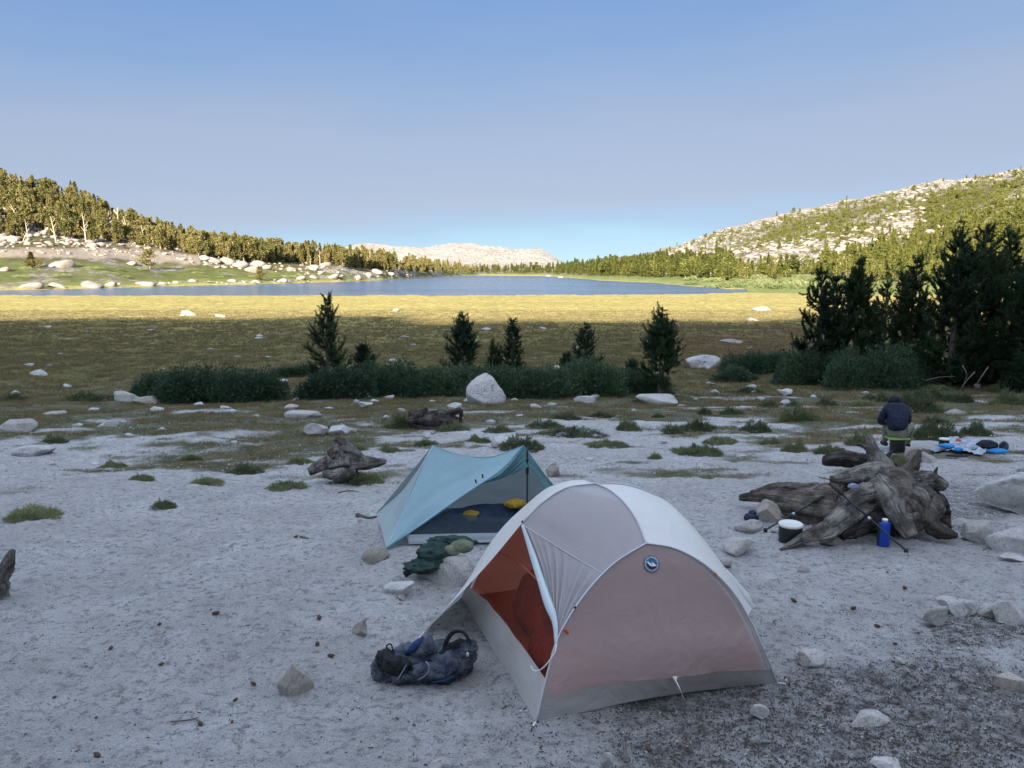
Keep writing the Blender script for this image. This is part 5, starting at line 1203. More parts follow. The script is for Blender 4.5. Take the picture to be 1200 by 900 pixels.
panel('inner_tent', [coons([iA, iB], [iP1, iP1], iA2, iB2, 20, 20, lambda u, v: -.085 * np.sin(np.pi * u) * np.sin(np.pi * v)), coons([iC, iD], [iP2, iP2], iC2, iD2, 16, 16), coons([iB, iD], [iP1, iM, iP2], iB2, iD2, 20, 20)], inner_m, T1)
fl = coons([iA, iB], [iC, iD], [iA, iC], [iB, iD], 20, 20, lambda u, v: .02 + .008 * noise(u * 6 + 0 * v, v * 6 + 0 * u, seed=3)); panel('floor', [fl], mat('tent_floor', (.42, .16, .11), .7, .2), T1)
# door pull cord, clips, corner cords and stakes
cord('door_cord', [S_, P(650, 765, yy(4.2)), P(636, 783, yy(4.22)), P(626, 786, yy(4.3)), P(622, 780, yy(4.33))], .0035, cord_m, T1)
for (q, m_, r_) in ((P(662, 738, yy(4.28)), redtab, .012), (P(665, 741, yy(4.29)), redtab, .010), (Vector(Bv[np.argmin(np.abs(pix(Bv[:, 0], Bv[:, 1], Bv[:, 2])[1] - 671))]) + Vector((0, -.02, .0)), redtab, .010), (P(674, 712, yy(4.34)), black_m, .008), (P(795, 601, yy(5.38)), black_m, .007), (P(612, 611, yy(4.97)), black_m, .007)):
    b = MB(); V, F_ = ICO[1]; b.add(V * np.array([r_, r_ * .5, r_ * 1.3]) + np.array(q - T1.location), F_); b.build('clip', m_, T1)
tabs = P(791, 795, yy(4.36)); cord('guy_line', [tabs, P(797, 808, yy(4.3)), at(802, 822, .01)], .003, cord_m, T1)
b = MB(); tt = rel([P(788, 793, yy(4.375)), P(794, 793, yy(4.375)), P(792, 802, yy(4.36))], T1); b.add([tuple(p) for p in tt] + [tuple(p + Vector((0, .006, 0))) for p in tt], [(0, 1, 2), (5, 4, 3), (0, 3, 4, 1), (1, 4, 5, 2), (2, 5, 3, 0)]); b.build('guy_tab', fly_w, T1)
cord('guy_line', [V2, at(904, 731, .01)], .003, cord_m, T1); cord('guy_line', [V1, at(489, 752, .01)], .004, cord_m, T1); cord('guy_line', [B, at(921, 803, .01)], .004, cord_m, T1); cord('guy_line', [A, at(622, 856, .01)], .006, cord_m, T1)
for uv_ in ((905, 732), (488, 753), (923, 804), (621, 857)):
    b = MB(); q = at(*uv_) - T1.location; tube(b, [q + Vector((0, 0, -.05)), q + Vector((.012, 0, .035)), q + Vector((.022, -.01, .03))], .004, 6); b.build('stake', pole_m, T1)
# round badge
Sg = END[0]; f_ = np.array([[*pix(np.array([p[0]]), np.array([p[1]]), np.array([p[2]]))] for p in Sg.reshape(-1, 3)])[:, :, 0]; ii = np.argmin((f_[:, 0] - 763) ** 2 + (f_[:, 1] - 661.5) ** 2); r_i, c_i = divmod(ii, Sg.shape[1])
ctr = Vector(Sg[r_i, c_i]); du = Vector(Sg[r_i, min(c_i + 3, 59)] - Sg[r_i, max(c_i - 3, 0)]).normalized(); dv = Vector(Sg[r_i + 2, c_i] - Sg[r_i - 2, c_i]); nrm = du.cross(dv).normalized()
if nrm.y > 0: nrm = -nrm
du = (P(773, 660, ctr.y) - P(753, 660, ctr.y)); du = (du - nrm * du.dot(nrm)).normalized(); dv = nrm.cross(du).normalized(); dv = dv if dv.z > 0 else -dv
R_ = .051
def badge_poly(pts, lift, m_, name='badge', par=T1):
    v = [tuple(ctr + du * (x * R_) + dv * (y * R_) + nrm * (.010 + lift) - T1.location) for x, y in pts]; b = MB(); b.add(v, [tuple(range(len(v)))]); return b
circ = lambda r, n=40, a0=0, a1=2 * math.pi: [(r * math.cos(a0 + (a1 - a0) * k / n), r * math.sin(a0 + (a1 - a0) * k / n)) for k in range(n)]
navy = mat('badge_navy', (.02, .055, .12), .5, .3); white_m = mat('badge_white', (.72, .76, .80), .5, .3); maroon = mat('badge_maroon', (.06, .012, .03), .5, .3); teal = mat('badge_blue', (.03, .14, .26), .5, .3); ringm = mat('badge_ring', (.22, .30, .40), .5, .3)
badge = badge_poly(circ(1.0), 0, navy).build('badge', navy, T1, smooth=False)
def bsub(name, pts, lift, m_):
    b = badge_poly(pts, lift, m_); o = b.build(name, m_, badge, smooth=False); return o
bsub('badge_ring', circ(.92), .0015, ringm); bsub('badge_field', circ(.68), .003, navy)
bsub('badge_sky', circ(.64, 24, .08, math.pi - .08), .004, teal); bsub('badge_ground', circ(.64, 24, math.pi + .25, 2 * math.pi - .25), .004, maroon)
bsub('badge_mountain', [(-.62, .18), (-.45, .32), (-.33, .12), (-.12, .06), (.02, .20), (.22, .10), (.42, -.06), (.66, -.20), (.30, -.28), (-.05, -.30), (-.28, -.20), (-.42, -.02)], .0055, white_m)
bsub('badge_shadow', [(-.16, .02), (-.02, .08), (.08, -.04), (-.05, -.10)], .0065, navy)
def letters(word, a_mid, step, rad, size, flip=False):
    b = MB()
    for k, ch in enumerate(word):
        if ch == ' ': continue
        cu = bpy.data.curves.new('letter', 'FONT'); cu.body = ch; cu.size = size; cu.align_x = 'CENTER'; cu.align_y = 'CENTER'; cu.resolution_u = 2
        to = bpy.data.objects.new('letter', cu); COL.objects.link(to); dg = bpy.context.evaluated_depsgraph_get(); me_ = to.evaluated_get(dg).to_mesh()
        a = a_mid + (k - (len(word) - 1) / 2) * step * (1 if flip else -1); rot = a - math.pi / 2 + (math.pi if flip else 0)
        v = []
        for q in me_.vertices:
            x = q.co.x * math.cos(rot) - q.co.y * math.sin(rot) + rad * math.cos(a); y = q.co.x * math.sin(rot) + q.co.y * math.cos(rot) + rad * math.sin(a)
            v.append(tuple(ctr + du * (x * R_) + dv * (y * R_) + nrm * .0125 - T1.location))
        b.add(v, [tuple(p.vertices) for p in me_.polygons]); bpy.data.objects.remove(to)
    return b
letters('BIG AGNES', math.pi / 2, .31, .80, .30).build('badge_lettering', white_m, badge, smooth=False)
# sleeping bag inside
def blob(V0, ctr_, rad, seed, amp=.12, fr=3.0, flatten=True, sub=4, ridges=0.0, axis=0):
    V, F = ICO[sub]; V = V.copy(); n = fbm(V[:, 0] * fr + seed, V[:, 1] * fr, V[:, 2] * fr, 4, seed)
    if ridges: n = n + ridges * (1 - np.abs(fbm(V[:, 0] * 2.2 + seed, V[:, 1] * 4.5, V[:, 2] * 4.5, 3, seed + 9)) * 3)
    V = V * (1 + amp * n)[:, None] * np.array(rad)
    if flatten: V[:, 2] = np.where(V[:, 2] < -rad[2] * .55, -rad[2] * .55 + (V[:, 2] + rad[2] * .55) * .15, V[:, 2])
    return V + np.array(ctr_), F
c0 = (A + B + C + D) / 4
b = MB(); b.add(*blob(None, (c0.x - .20, c0.y - .02, c0.z + .22), (.44, .46, .34), 3, .14, 2.2)); b.add(*blob(None, (c0.x - .20, c0.y - .50, c0.z + .13), (.34, .42, .20), 4, .16, 2.2)); b.add(*blob(None, (c0.x - .10, c0.y + .02, c0.z + .36), (.30, .30, .20), 5, .16, 2.5))
tag(b.build('sleeping_bag', red_m), 'rumpled dark red sleeping bag seen through the mesh door of the dome tent', 'sleeping bag')

# ------------------------------------------------------------------ blue ridge tent
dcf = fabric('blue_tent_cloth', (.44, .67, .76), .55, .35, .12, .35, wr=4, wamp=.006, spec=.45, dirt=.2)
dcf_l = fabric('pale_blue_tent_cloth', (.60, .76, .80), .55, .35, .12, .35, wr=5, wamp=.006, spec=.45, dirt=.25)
dcf_t = fabric('teal_flap_cloth', (.17, .36, .40), .6, .3, .10, .4, wr=16, wamp=.012, spec=.4)
net_m = fabric('black_net', (.04, .06, .08), .5, .0, .5, .9); tub_m = fabric('pale_floor_cloth', (.62, .68, .72), .7, .2, .1)
F1 = at(453, 645, .02); G1 = at(440, 605, .02); F2 = at(706, 640, .02); G2 = G1 + (F2 - F1); G2.z = h1(G2.x, G2.y) + .02
yr = (F1.y + G1.y) / 2 + .05; PL = P(507, 522, yr); PR = P(614, 522, yr - .05)
T2 = empty('ridge_tent', ((F1 + G2) / 2).to_tuple()); tag(T2, 'light blue two-peak trekking-pole tent with one door flap tied back, behind the dome tent', 'tent')
rdg = [PL, P(536, 532, yr), P(570, 536, yr), P(596, 529, yr), PR]
fy = lambda k: F1.y * (1 - k) + PR.y * k
edge = [F1, P(500, 611, fy(.28)), P(537, 585, fy(.52)), P(564, 567, fy(.70)), P(590, 549, fy(.85)), PR]
wrk = lambda a, s, sd: (lambda u, v: a * noise(u * s + 0 * v, v * s + 0 * u, seed=sd) * np.sin(np.pi * np.clip(v, 0, 1)) ** .5)
panel('front_panel', [coons(rdg, [F1, edge[1], edge[2], edge[3], edge[4], PR][:1] * 2, [PL, F1], rv(edge), 40, 40, lambda u, v: -.03 * np.sin(np.pi * u) * np.sin(np.pi * v) + .006 * noise(u * 6 + v * 4, v * 3 + 0 * u, seed=3))], dcf, T2)
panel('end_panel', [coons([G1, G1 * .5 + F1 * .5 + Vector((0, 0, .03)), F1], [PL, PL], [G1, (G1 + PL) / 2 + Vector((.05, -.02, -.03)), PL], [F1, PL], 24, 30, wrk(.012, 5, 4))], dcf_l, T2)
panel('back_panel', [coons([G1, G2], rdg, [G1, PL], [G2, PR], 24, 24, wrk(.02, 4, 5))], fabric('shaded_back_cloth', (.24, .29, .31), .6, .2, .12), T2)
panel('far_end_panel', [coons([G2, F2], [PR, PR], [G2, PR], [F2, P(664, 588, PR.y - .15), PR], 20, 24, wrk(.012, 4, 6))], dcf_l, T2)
Pm = edge[3]; Pk = P(619, 547, PR.y - .05)
fold = lambda u, v: .030 * np.sin(v * 26 + 3 * u) * np.sin(np.pi * np.clip(u, 0, 1))
panel('tied_flap', [coons([Pm + Vector((0, -.05, 0)), edge[4] + Vector((0, -.08, 0)), PR + Vector((0, -.04, 0))], [Pm + Vector((0, -.05, 0)), P(595, 559, fy(.9) - .06), Pk], [Pm, Pm], [PR, Pk], 36, 20, fold), coons([PR, P(634, 549, PR.y - .08), P(655, 576, PR.y - .2), F2], [Pk, P(631, 560, PR.y - .1), P(643, 577, PR.y - .2), F2], [PR, Pk], [F2, F2], 30, 8, fold)], dcf_t, T2)
cord('edge_tape', edge, .008, dcf_t, T2, 30); cord('edge_tape', [F1, PL], .004, dcf_l, T2); cord('edge_tape', rdg, .005, dcf, T2)
for q in ((557, 564), (565, 558)):
    p_ = P(q[0], q[1], fy(.68) - .03); cord('toggle', [p_ + Vector((0, 0, .02)), p_ + Vector((.01, 0, -.02))], .009, black_m, T2, 4)
tp = P(618, 524, PR.y - .03); foot = Vector((tp.x + .0, tp.y, h1(tp.x, tp.y))); cord('tent_pole', [tp, foot], .009, mat('tent_pole_metal', (.04, .045, .05), .4, .5, .5), T2); cord('pole_grip', [tp + Vector((0, 0, -.13)), tp + Vector((.0, 0, -.30))], .017, black_m, T2)
tl = PL + Vector((0, 0, -.02)); cord('tent_pole', [tl, Vector((tl.x, tl.y, h1(tl.x, tl.y)))], .009, pole_m, T2)
fa_, fb_ = F1 * .93 + F2 * .07 + Vector((.05, .12, 0)), F2 + Vector((-.1, .12, 0)); ga_, gb_ = G1 + Vector((.25, -.15, 0)), G2 + Vector((-.2, -.15, 0))
hh_ = Vector((0, 0, .10))
panel('bathtub_floor', [coons([fa_, fb_], [fa_ + hh_, fb_ + hh_], [fa_, fa_ + hh_], [fb_, fb_ + hh_], 24, 6, wrk(.01, 8, 7)), coons([ga_, gb_], [ga_ + hh_, gb_ + hh_], [ga_, ga_ + hh_], [gb_, gb_ + hh_], 12, 4),
    coons([fa_, fb_], [ga_, gb_], [fa_, ga_], [fb_, gb_], 12, 12, lambda u, v: .03 + 0 * u * v)], tub_m, T2)
panel('net_wall', [coons([fa_ + hh_, fb_ + hh_], [P(566, 571, fy(.75) + .05), P(600, 586, fy(.75) + .05), P(640, 590, fy(.8))], [fa_ + hh_, P(520, 600, fy(.5))], [fb_ + hh_, P(655, 600, fy(.7))], 20, 14), coons([fa_ + hh_, fb_ + hh_], [ga_ + hh_ * 1.2, gb_ + hh_ * 1.2], [fa_ + hh_, ga_ + hh_ * 1.2], [fb_ + hh_, gb_ + hh_ * 1.2], 10, 10, lambda u, v: .0 * v + 0 * u)], net_m, T2)
def cloth_mat(name, c0_, c1_, sc=9, rough=.75, bump=.02):
    m = mat(name, c0_, rough, .25); t = NT(m); g = t.geo(); t.base(t.ramp(t.noise(g, sc, 4, .6), [(.38, c0_), (.62, c1_)])); t.normal(t.bump(t.noise(g, sc * 2.2, 4, .6, 1.4), bump, .9)); return m
navy_c = cloth_mat('navy_cloth', (.012, .02, .045), (.03, .045, .08)); yel_c = cloth_mat('yellow_cloth', (.28, .18, .02), (.45, .30, .04)); wht_c = cloth_mat('white_cloth', (.5, .53, .56), (.7, .72, .74))
b = MB(); q = P(585, 622, F1.y + .75); b.add(*blob(None, (q.x, q.y, h1(q.x, q.y) + .13), (.62, .28, .15), 8, .25, 3)); b.add(*blob(None, (q.x - .45, q.y - .1, h1(q.x, q.y) + .13), (.22, .2, .13), 9, .3, 3)); tag(b.build('sleeping_bag', navy_c), 'dark navy bedding bundled inside the blue tent', 'sleeping bag')
for (u_, v_, rr_, m_, lab, sd_) in ((552, 606, (.13, .10, .07), yel_c, 'yellow stuff sack left in the doorway of the blue tent', 1), (604, 590, (.12, .08, .05), yel_c, 'long yellow cloth bundle beside the pole inside the blue tent', 2), (541, 617, (.06, .05, .06), wht_c, 'small white packet in the doorway of the blue tent', 3)):
    b = MB(); q = P(u_, v_, F1.y + .62); b.add(*blob(None, q, rr_, sd_, .22, 3, False)); tag(b.build('stuff_sack' if m_ is yel_c else 'packet', m_), lab, 'sack' if m_ is yel_c else 'packet')
# ------------------------------------------------------------------ things lying about the camp
grey_n = cloth_mat('grey_pack_cloth', (.018, .025, .045), (.11, .125, .155), 7, .7, .05); blue_n = cloth_mat('blue_pack_cloth', (.010, .03, .10), (.015, .05, .17), 12, .6, .02)
blk_c = cloth_mat('black_cloth', (.010, .011, .014), (.025, .027, .034), 14, .8, .02); pipe_m = mat('piping', (.20, .25, .33), .6, .2); silver = mat('silver_plastic', (.45, .5, .58), .3, .5, .3)
g0 = at(497, 796); BY = g0.y
pk = empty('backpack', g0.to_tuple()); tag(pk, 'grey and blue hiking backpack lying on its side in front of the dome tent doorway', 'backpack')
def blobs(name, lst, m_, par):
    b = MB()
    for (u, v, dy, r, sd) in lst:
        q = P(u, v, BY + dy) - par.location; b.add(*blob(None, q, r, sd, .34, 2.8, False, 4, .32))
    return b.build(name, m_, par)
main = blobs('pack_body', [(480, 778, .05, (.17, .15, .115), 1), (515, 776, .05, (.19, .15, .12), 2), (540, 770, .08, (.10, .12, .10), 3), (455, 783, .05, (.10, .11, .085), 4)], grey_n, pk)
blobs('mesh_pocket', [(464, 780, -.085, (.09, .05, .06), 5), (452, 772, -.02, (.06, .07, .055), 6)], blk_c, pk)
blobs('side_pocket', [(503, 787, -.09, (.13, .05, .055), 7)], grey_n, pk)
blobs('top_flap', [(549, 759, .0, (.055, .07, .045), 8)], grey_n, pk)
def fan(name, pts, m_, th=.012, par=pk):
    b = MB(); v = [P(u, v_, BY + d) - par.location for u, v_, d in pts]; n = len(v); c = sum(v, Vector()) / n + Vector((0, -.02, .012))
    vv = v + [p + Vector((0, th * 1.6, -th)) for p in v] + [c, c + Vector((0, th * 1.6, -th))]
    b.add([tuple(p) for p in vv], [(i, (i + 1) % n, 2 * n) for i in range(n)] + [((i + 1) % n + n, i + n, 2 * n + 1) for i in range(n)] + [(i, i + n, (i + 1) % n + n, (i + 1) % n) for i in range(n)])
    o = b.build(name, m_, par); return o
fan('hip_belt_wing', [(476, 764, -.02), (490, 750, .0), (505, 740, .03), (509, 752, .01), (513, 765, -.03), (498, 768, -.07), (484, 768, -.07)], grey_n)
fan('hip_belt_edge', [(474, 766, -.03), (484, 752, -.01), (496, 745, .01), (494, 752, -.03), (484, 764, -.06)], blue_n)
def strap(name, pts, r, m_, flat=.5, par=pk, n=20):
    b = MB(); pp = crv([P(u, v, BY + d) for u, v, d in pts], n) - np.array(par.location); tube(b, pp, r, 8, True, None, 0, flat); return b.build(name, m_, par)
strap('shoulder_strap', [(520, 764, .0), (524, 750, .02), (531, 741, .03), (541, 740, .02), (548, 747, .0), (552, 757, -.01)], .020, blk_c)
strap('shoulder_strap', [(514, 768, -.02), (527, 757, .0), (540, 752, .0), (545, 762, -.02)], .016, blk_c)
strap('handle', [(455, 764, .0), (453, 757, .0), (458, 755, .0), (461, 763, .0)], .006, blk_c, .8)
for pts in ([(505, 800, -.14), (522, 797, -.14), (532, 792, -.13)], [(520, 772, -.145), (523, 784, -.15), (521, 797, -.14)]):
    strap('blue_trim', pts, .0045, blue_n, .6)
for pts in ([(499, 775, -.15), (503, 781, -.155), (500, 790, -.15), (490, 797, -.14)], [(476, 780, -.15), (470, 790, -.145), (466, 796, -.14)]):
    strap('webbing', pts, .005, pipe_m, .6)
b = MB(); b.add(*blob(None, P(548, 767, BY - .10) - pk.location, (.010, .008, .017), 3, .05, 2, False, 2)); b.build('buckle', silver, pk)
# clothing on the slab
grn_c = cloth_mat('green_cloth', (.012, .032, .03), (.03, .065, .06), 11, .75); olv_c = cloth_mat('olive_cloth', (.10, .12, .08), (.17, .18, .12), 8); q0 = at(512, 668); GY = at(512, 680).y - .02
jk = empty('jacket', q0.to_tuple()); tag(jk, 'crumpled dark green jacket draped over the granite slab between the tents', 'jacket')
b = MB()
for (u, v, dy, r, sd) in [(494, 663, .02, (.15, .10, .055), 1), (512, 649, .12, (.17, .12, .095), 2), (530, 635, .2, (.20, .08, .055), 4)]:
    b.add(*blob(None, P(u, v, GY + dy) - jk.location, r, sd, .42, 2.6, False, 4, .35))
b.build('cloth', grn_c, jk)
b = MB(); tube(b, crv([P(474, 674, GY - .02), P(484, 668, GY), P(494, 662, GY + .03)], 10) - np.array(jk.location), .028, 8, True, (.3, 3), 3); b.build('sleeve', blk_c, jk)
b = MB(); b.add(*blob(None, P(541, 640, GY + .12), (.11, .08, .06), 12, .2, 3, False)); b.add(*blob(None, P(529, 645, GY + .08), (.08, .06, .05), 13, .2, 3, False)); tag(b.build('cloth_bag', olv_c), 'small olive green cloth bag beside the dark green jacket on the slab', 'bag')

def lathe(mb, o_, prof, seg=24):
    V = []; F = []
    for r, z in prof: V += [(o_[0] + r * math.cos(2 * math.pi * k / seg), o_[1] + r * math.sin(2 * math.pi * k / seg), o_[2] + z) for k in range(seg)]
    for i in range(len(prof) - 1): F += [(i * seg + k, i * seg + (k + 1) % seg, (i + 1) * seg + (k + 1) % seg, (i + 1) * seg + k) for k in range(seg)]
    F += [tuple(range(seg - 1, -1, -1)), tuple((len(prof) - 1) * seg + k for k in range(seg))]; mb.add(V, F); return mb
lid_m = mat('pale_lid', (.62, .62, .58), .35, .5); can_m = mat('black_canister', (.012, .012, .013), .35, .5)
def canister(u, v, wpx, hpx, label, lidc=lid_m, cat='canister', name='food_canister'):
    p = at(u, v); s = ppm(p); r = wpx / s / 2; h = hpx / s; p.y += r * .7; p.z = h1(p.x, p.y) - .01; o = empty(name, p.to_tuple())
    b = MB(); lathe(b, (0, 0, 0), [(r * .93, 0), (r * .98, .01), (r * .98, h * .3), (r, h * .33), (r, h * .8), (r * .97, h * .86)]); b.build('body', can_m, o)
    b = MB(); lathe(b, (0, 0, h * .86), [(r * 1.02, 0), (r * 1.04, h * .03), (r * 1.03, h * .11), (r * .96, h * .14), (r * .90, h * .12)]); b.build('lid', lidc, o)
    return tag(o, label, cat)
canister(929, 638, 27, 25, 'black cylindrical food canister with pale lid standing by the driftwood root')
canister(1108, 525, 11, 11, 'small black cooking pot with pale lid on the spread-out gear', cat='pot', name='cooking_pot')
canister(1054, 531, 17, 18, 'dark canister the seated person is sitting on', can_m)
# blue water bag
wb_m = mat('blue_plastic', (.008, .055, .36), .35, .4); t = NT(wb_m); t.normal(t.bump(t.noise(t.geo(), 30, 3), .01, .8))
p = at(1035, 640); s = ppm(p); o = empty('water_bag', p.to_tuple()); tag(o, 'bright blue water bag with white cap standing against the stump roots', 'water bag')
w_, h_ = 13 / s, 30 / s; b = MB(); lathe(b, (0, 0, 0), [(w_ * .50, 0), (w_ * .56, h_ * .05), (w_ * .52, h_ * .3), (w_ * .50, h_ * .7), (w_ * .54, h_ * .93), (w_ * .36, h_ * .98)], 20); b.V = [v * np.array([1, .6, 1]) * (1 + .05 * noise(v[:, 0] * 40, v[:, 2] * 25, v[:, 1] * 40, 3))[:, None] for v in b.V]; b.build('pouch', wb_m, o)
b = MB(); lathe(b, (0, 0, h_ * .98), [(w_ * .22, 0), (w_ * .22, .012), (w_ * .26, .014), (w_ * .26, .03), (w_ * .18, .036)], 14); b.build('cap', white_m, o)
b = MB(); tube(b, crv([(-w_ * .5, 0, h_ * .05), (-w_ * .56, -.01, h_ * .5), (-w_ * .5, 0, h_ * .95)], 8), .012, 6); b.build('side_strap', black_m, o)
# trekking poles
grip_m = mat('cork_grip', (.05, .035, .03), .7, .2); shaft_m = mat('dark_shaft', (.03, .035, .05), .35, .5, .5)
def trek(top, tip, label):
    d = (tip - top); L = d.length; o = empty('trekking_pole', tip.to_tuple()); T0 = top - tip
    pt = lambda f: T0 * (1 - f); tb = lambda name, f0, f1, r, m_: (lambda b: (tube(b, [pt(f0), pt((f0 + f1) / 2), pt(f1)], r, 8), b.build(name, m_, o)))(MB())
    tb('grip', 0, .17, .021, grip_m); tb('upper_shaft', .16, .50, .011, shaft_m); tb('clamp', .49, .52, .016, silver); tb('lower_shaft', .51, .965, .009, shaft_m); tb('basket', .93, .945, .026, black_m); tb('tip', .96, 1.0, .006, silver)
    b = MB(); q = pt(.03); tube(b, crv([q, q + Vector((.06, -.03, -.07)), q + Vector((.03, -.03, -.17)), q + Vector((.0, -.01, -.05))], 10), .008, 6, True, None, 0, .4); b.build('wrist_strap', black_m, o)
    return tag(o, label, 'trekking pole')
trek(P(972, 566, at(1040, 625).y - .28), at(1068, 652, .01), 'dark trekking pole leaning on the stump with its tip to the lower right')
trek(P(966, 581, at(1000, 612).y - .12), at(892, 625, .01), 'dark trekking pole leaning on the stump with its tip to the lower left')
b = MB(); p = at(882, 612); b.add(*blob(None, (p.x, p.y + .06, p.z + .035), (.085, .07, .055), 5, .15, 3)); b.add(*blob(None, (p.x + .02, p.y + .08, p.z + .085), (.045, .05, .035), 6, .15, 3)); tag(b.build('stuff_sack', navy_c), 'small navy blue bundle behind the smooth oval stone', 'sack')
b = MB(); q = P(1000, 570, at(1040, 625).y - .42); b.add(*blob(None, q, (.055, .03, .03), 7, .5, 3, False)); tag(b.build('bandana', cloth_mat('lilac_cloth', (.16, .19, .30), (.30, .34, .46))), 'small lilac cloth tucked into the stump roots', 'cloth')
# spread-out gear
sky_c = cloth_mat('sky_blue_cloth', (.03, .20, .50), (.05, .30, .62)); gy_c = cloth_mat('grey_white_cloth', (.20, .25, .33), (.40, .44, .50))
p = at(1135, 532); b = MB(); n = 30; cs = [at(1090, 532, .02), at(1150, 536, .02), at(1168, 520, .02), at(1108, 517, .02)]
S, Fm = coons([cs[0], cs[1]], [cs[3], cs[2]], [cs[0], cs[3]], [cs[1], cs[2]], 40, 30, lambda u, v: .05 + .05 * noise(u * 9 + 0 * v, v * 9 + 0 * u, seed=11) + .02 * noise(u * 22 + 0 * v, v * 20 + 0 * u, seed=12))
tag(mk('groundsheet', S.reshape(-1, 3), Fm, gy_c), 'crumpled grey-white groundsheet spread on the sand right of the seated person', 'groundsheet')
def gear(name, u, v, dy, r, m_, label, cat, sd=1):
    q = at(u, v + 2); b = MB(); b.add(*blob(None, (q.x, q.y + dy, q.z + r[2] * .75 + .04), r, sd, .25, 2.8)); return tag(b.build(name, m_), label, cat)
gear('stuff_sack', 1109, 525, .0, (.15, .10, .045), sky_c, 'sky blue sack lying left of the small black pot', 'sack', 2)
gear('stuff_sack', 1123, 530, .0, (.08, .07, .05), sky_c, 'small pale blue sack in front of the small black pot', 'sack', 3)
gear('cloth', 1140, 527, .0, (.15, .12, .05), gy_c, 'white cloth bundle in the middle of the spread-out gear', 'cloth', 4)
gear('cloth', 1118, 534, -.1, (.22, .06, .02), blk_c, 'thin black strap folded on the front edge of the groundsheet', 'cloth', 5)
gear('mug', 1126, 520, .1, (.045, .045, .05), redtab, 'tiny red mug right of the small black pot', 'mug', 6)
p = at(1164, 532); o = empty('backpack', p.to_tuple()); tag(o, 'black and bright blue backpack lying flat at the right end of the spread-out gear', 'backpack')
b = MB(); b.add(*blob(None, (-.06, .12, .14), (.20, .14, .10), 1, .25, 2.6)); b.build('pack_body', blk_c, o); b = MB(); b.add(*blob(None, (.05, -.02, .06), (.22, .10, .055), 2, .2, 2.6)); b.build('lid', sky_c, o)
b = MB(); b.add(*blob(None, (.22, .05, .12), (.07, .10, .11), 3, .25, 2.6)); b.build('side_pocket', grey_n, o)

# ------------------------------------------------------------------ the person, seen from behind, bent forward
def skin(name, joints, bones, m_, parent=None, sub=2):
    """one continuous skinned surface grown on a skeleton; joints = {name: (x, y, z, radius)}"""
    me_ = bpy.data.meshes.new(name); keys = list(joints); ix = {k: i for i, k in enumerate(keys)}
    me_.from_pydata([joints[k][:3] for k in keys], [(ix[a], ix[b]) for a, b in bones], []); o = bpy.data.objects.new(name, me_); COL.objects.link(o)
    sk = o.modifiers.new('skin', 'SKIN'); sk.use_smooth_shade = True
    for i, k in enumerate(keys):
        r = joints[k][3]; r = r if hasattr(r, '__len__') else (r, r); me_.skin_vertices[0].data[i].radius = r; me_.skin_vertices[0].data[i].use_root = (i == 0)
    ss = o.modifiers.new('sub', 'SUBSURF'); ss.levels = sub; ss.render_levels = sub
    dg = bpy.context.evaluated_depsgraph_get(); m2 = bpy.data.meshes.new_from_object(o.evaluated_get(dg)); bpy.data.objects.remove(o)
    m2.materials.clear(); m2.materials.append(m_); m2.polygons.foreach_set('use_smooth', np.ones(len(m2.polygons), bool))
    r = bpy.data.objects.new(name, m2); return link(r, parent)
skin_m = mat('skin', (.42, .26, .19), .6, .3); jacket_m = cloth_mat('puffy_navy', (.007, .011, .028), (.018, .026, .06), 16, .6, .03); trous_m = cloth_mat('tan_trousers', (.17, .165, .13), (.24, .23, .18)); shoe_m = mat('shoe', (.03, .03, .03), .8, .2); pad_m = mat('sit_pad', (.22, .34, .08), .6, .3)
pb = at(1054, 531); pb.y += .12; pb.z = h1(pb.x, pb.y); pe = empty('person', pb.to_tuple(), math.radians(-8)); tag(pe, 'person in navy jacket and dark beanie sitting with back turned, head bent forward', 'person')
J = dict(pelvis=(0, 0, .40, .135), waist=(0, .05, .52, .125), chest=(.0, .13, .68, (.16, .12)), neckb=(.0, .22, .81, .07), neck=(.01, .29, .83, .055), head=(.03, .36, .875, .085), crown=(.03, .41, .925, .07),
         shl=(-.17, .17, .77, .062), ell=(-.255, .20, .53, .046), wrl=(-.10, .42, .46, .030), hal=(-.06, .47, .46, .026), shr=(.17, .17, .77, .062), elr=(.255, .22, .53, .046), wrr=(.11, .42, .46, .030), har=(.07, .47, .46, .026),
         hil=(-.05, .08, .37, .075), knl=(-.05, .44, .42, .062), anl=(-.04, .50, .08, .040), tol=(-.05, .64, .035, .035), hir=(.11, .03, .36, .09), knr=(.34, .36, .46, .062), anr=(.34, .42, .08, .040), tor=(.37, .56, .035, .035))
Bn = [('pelvis', 'waist'), ('waist', 'chest'), ('chest', 'neckb'), ('neckb', 'neck'), ('neck', 'head'), ('head', 'crown'), ('chest', 'shl'), ('shl', 'ell'), ('ell', 'wrl'), ('wrl', 'hal'), ('chest', 'shr'), ('shr', 'elr'), ('elr', 'wrr'), ('wrr', 'har'), ('pelvis', 'hil'), ('hil', 'knl'), ('knl', 'anl'), ('anl', 'tol'), ('pelvis', 'hir'), ('hir', 'knr'), ('knr', 'anr'), ('anr', 'tor')]
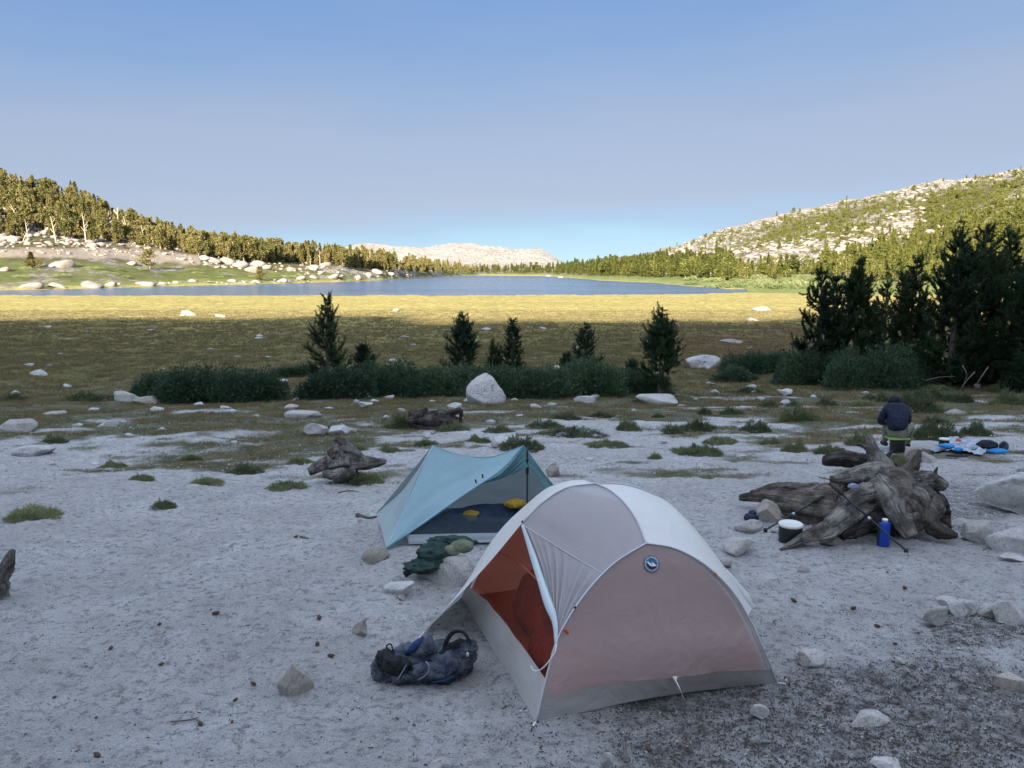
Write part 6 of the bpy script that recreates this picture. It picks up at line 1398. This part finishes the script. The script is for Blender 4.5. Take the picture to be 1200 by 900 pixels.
for sd_, hx, base in ((-1, 'hal', J['hal']), (1, 'har', J['har'])):
    for q in range(5):
        n1, n2 = f'{hx}f{q}a', f'{hx}f{q}b'; off = (q - 2) * .019
        if q == 4: a_ = (base[0] - sd_ * .045, base[1] + .0, base[2] + .015, .010); b2 = (base[0] - sd_ * .06, base[1] + .03, base[2] + .0, .008)
        else: L_ = [.035, .042, .040, .032][q]; a_ = (base[0] - sd_ * .02, base[1] + .045, base[2] + .03 + off, .009); b2 = (base[0] - sd_ * .045, base[1] + .045 + L_, base[2] + .02 + off, .007)
        J[n1] = a_; J[n2] = b2; Bn += [(hx, n1), (n1, n2)]
skin('body', J, Bn, skin_m, pe, 2)
b = MB(); V, F_ = ICO[2]; b.add(V * np.array([.012, .018, .024]) + np.array([-.055, .37, .87]), F_); b.add(V * np.array([.012, .018, .024]) + np.array([.115, .37, .87]), F_); b.add(V * np.array([.012, .022, .02]) + np.array([.03, .455, .865]), F_); b.build('ears_and_nose', skin_m, pe)
JJ = {k: (J[k][0], J[k][1], J[k][2]) for k in J}
grow = dict(pelvis=(.20, .17), waist=(.19, .165), chest=(.225, .175), neckb=.13, neck=.068, shl=.088, ell=.070, wrl=.046, shr=.088, elr=.070, wrr=.046)
pe.scale = (1.04, 1.04, 1.03)
jk2 = skin('jacket', {k: ((0, .0, .37, r) if k == 'pelvis' else (*JJ[k], r)) for k, r in grow.items()}, [(a_, b_) for a_, b_ in Bn if a_ in grow and b_ in grow], jacket_m, pe, 2)
grow = dict(pelvis=.148, hil=.112, knl=.085, anl=.055, hir=.112, knr=.085, anr=.055); tj = {k: (*JJ[k], r) for k, r in grow.items()}; tj['pelvis'] = (0, .04, .375, .125)
skin('trousers', tj, [(a_, b_) for a_, b_ in Bn if a_ in grow and b_ in grow], trous_m, pe, 2)
b = MB(); V, F_ = ICO[3]; Vh = V[:, :] * np.array([.105, .115, .10]); Vh[:, 2] = np.maximum(Vh[:, 2], -.03); b.add(Vh + np.array([.03, .365, .905]), F_); b.build('beanie', blk_c, pe)
b = MB(); tube(b, crv([(-.05, .22, .85), (0, .20, .835), (.06, .22, .85)], 8), .022, 8); b.build('collar', mat('collar', (.22, .25, .30), .7, .2), pe)
for sx in (-.045, .355):
    b = MB(); b.add(*blob(None, (sx, .53, .045), (.055, .15, .05), 3, .05, 2)); b.build('shoe', shoe_m, pe)
b = MB(); q = Vector((pb.x, pb.y + .0, pb.z + .268)); V = []
for k in range(40):
    a_ = 2 * math.pi * k / 40; c_, s_ = math.cos(a_), math.sin(a_); e_ = .35; V.append((.19 * math.copysign(abs(c_) ** e_, c_), .17 * math.copysign(abs(s_) ** e_, s_), 0))
b.add([(x + q.x, y + q.y, q.z + z + .02 * x) for x, y, z in V] + [(x + q.x, y + q.y, q.z + z + .014 + .02 * x) for x, y, z in V], [tuple(range(39, -1, -1)), tuple(range(40, 80))] + [(i, (i + 1) % 40, (i + 1) % 40 + 40, i + 40) for i in range(40)])
tag(b.build('sit_pad', pad_m, smooth=False), 'thin yellow-green foam sit pad under the seated person', 'sit pad')
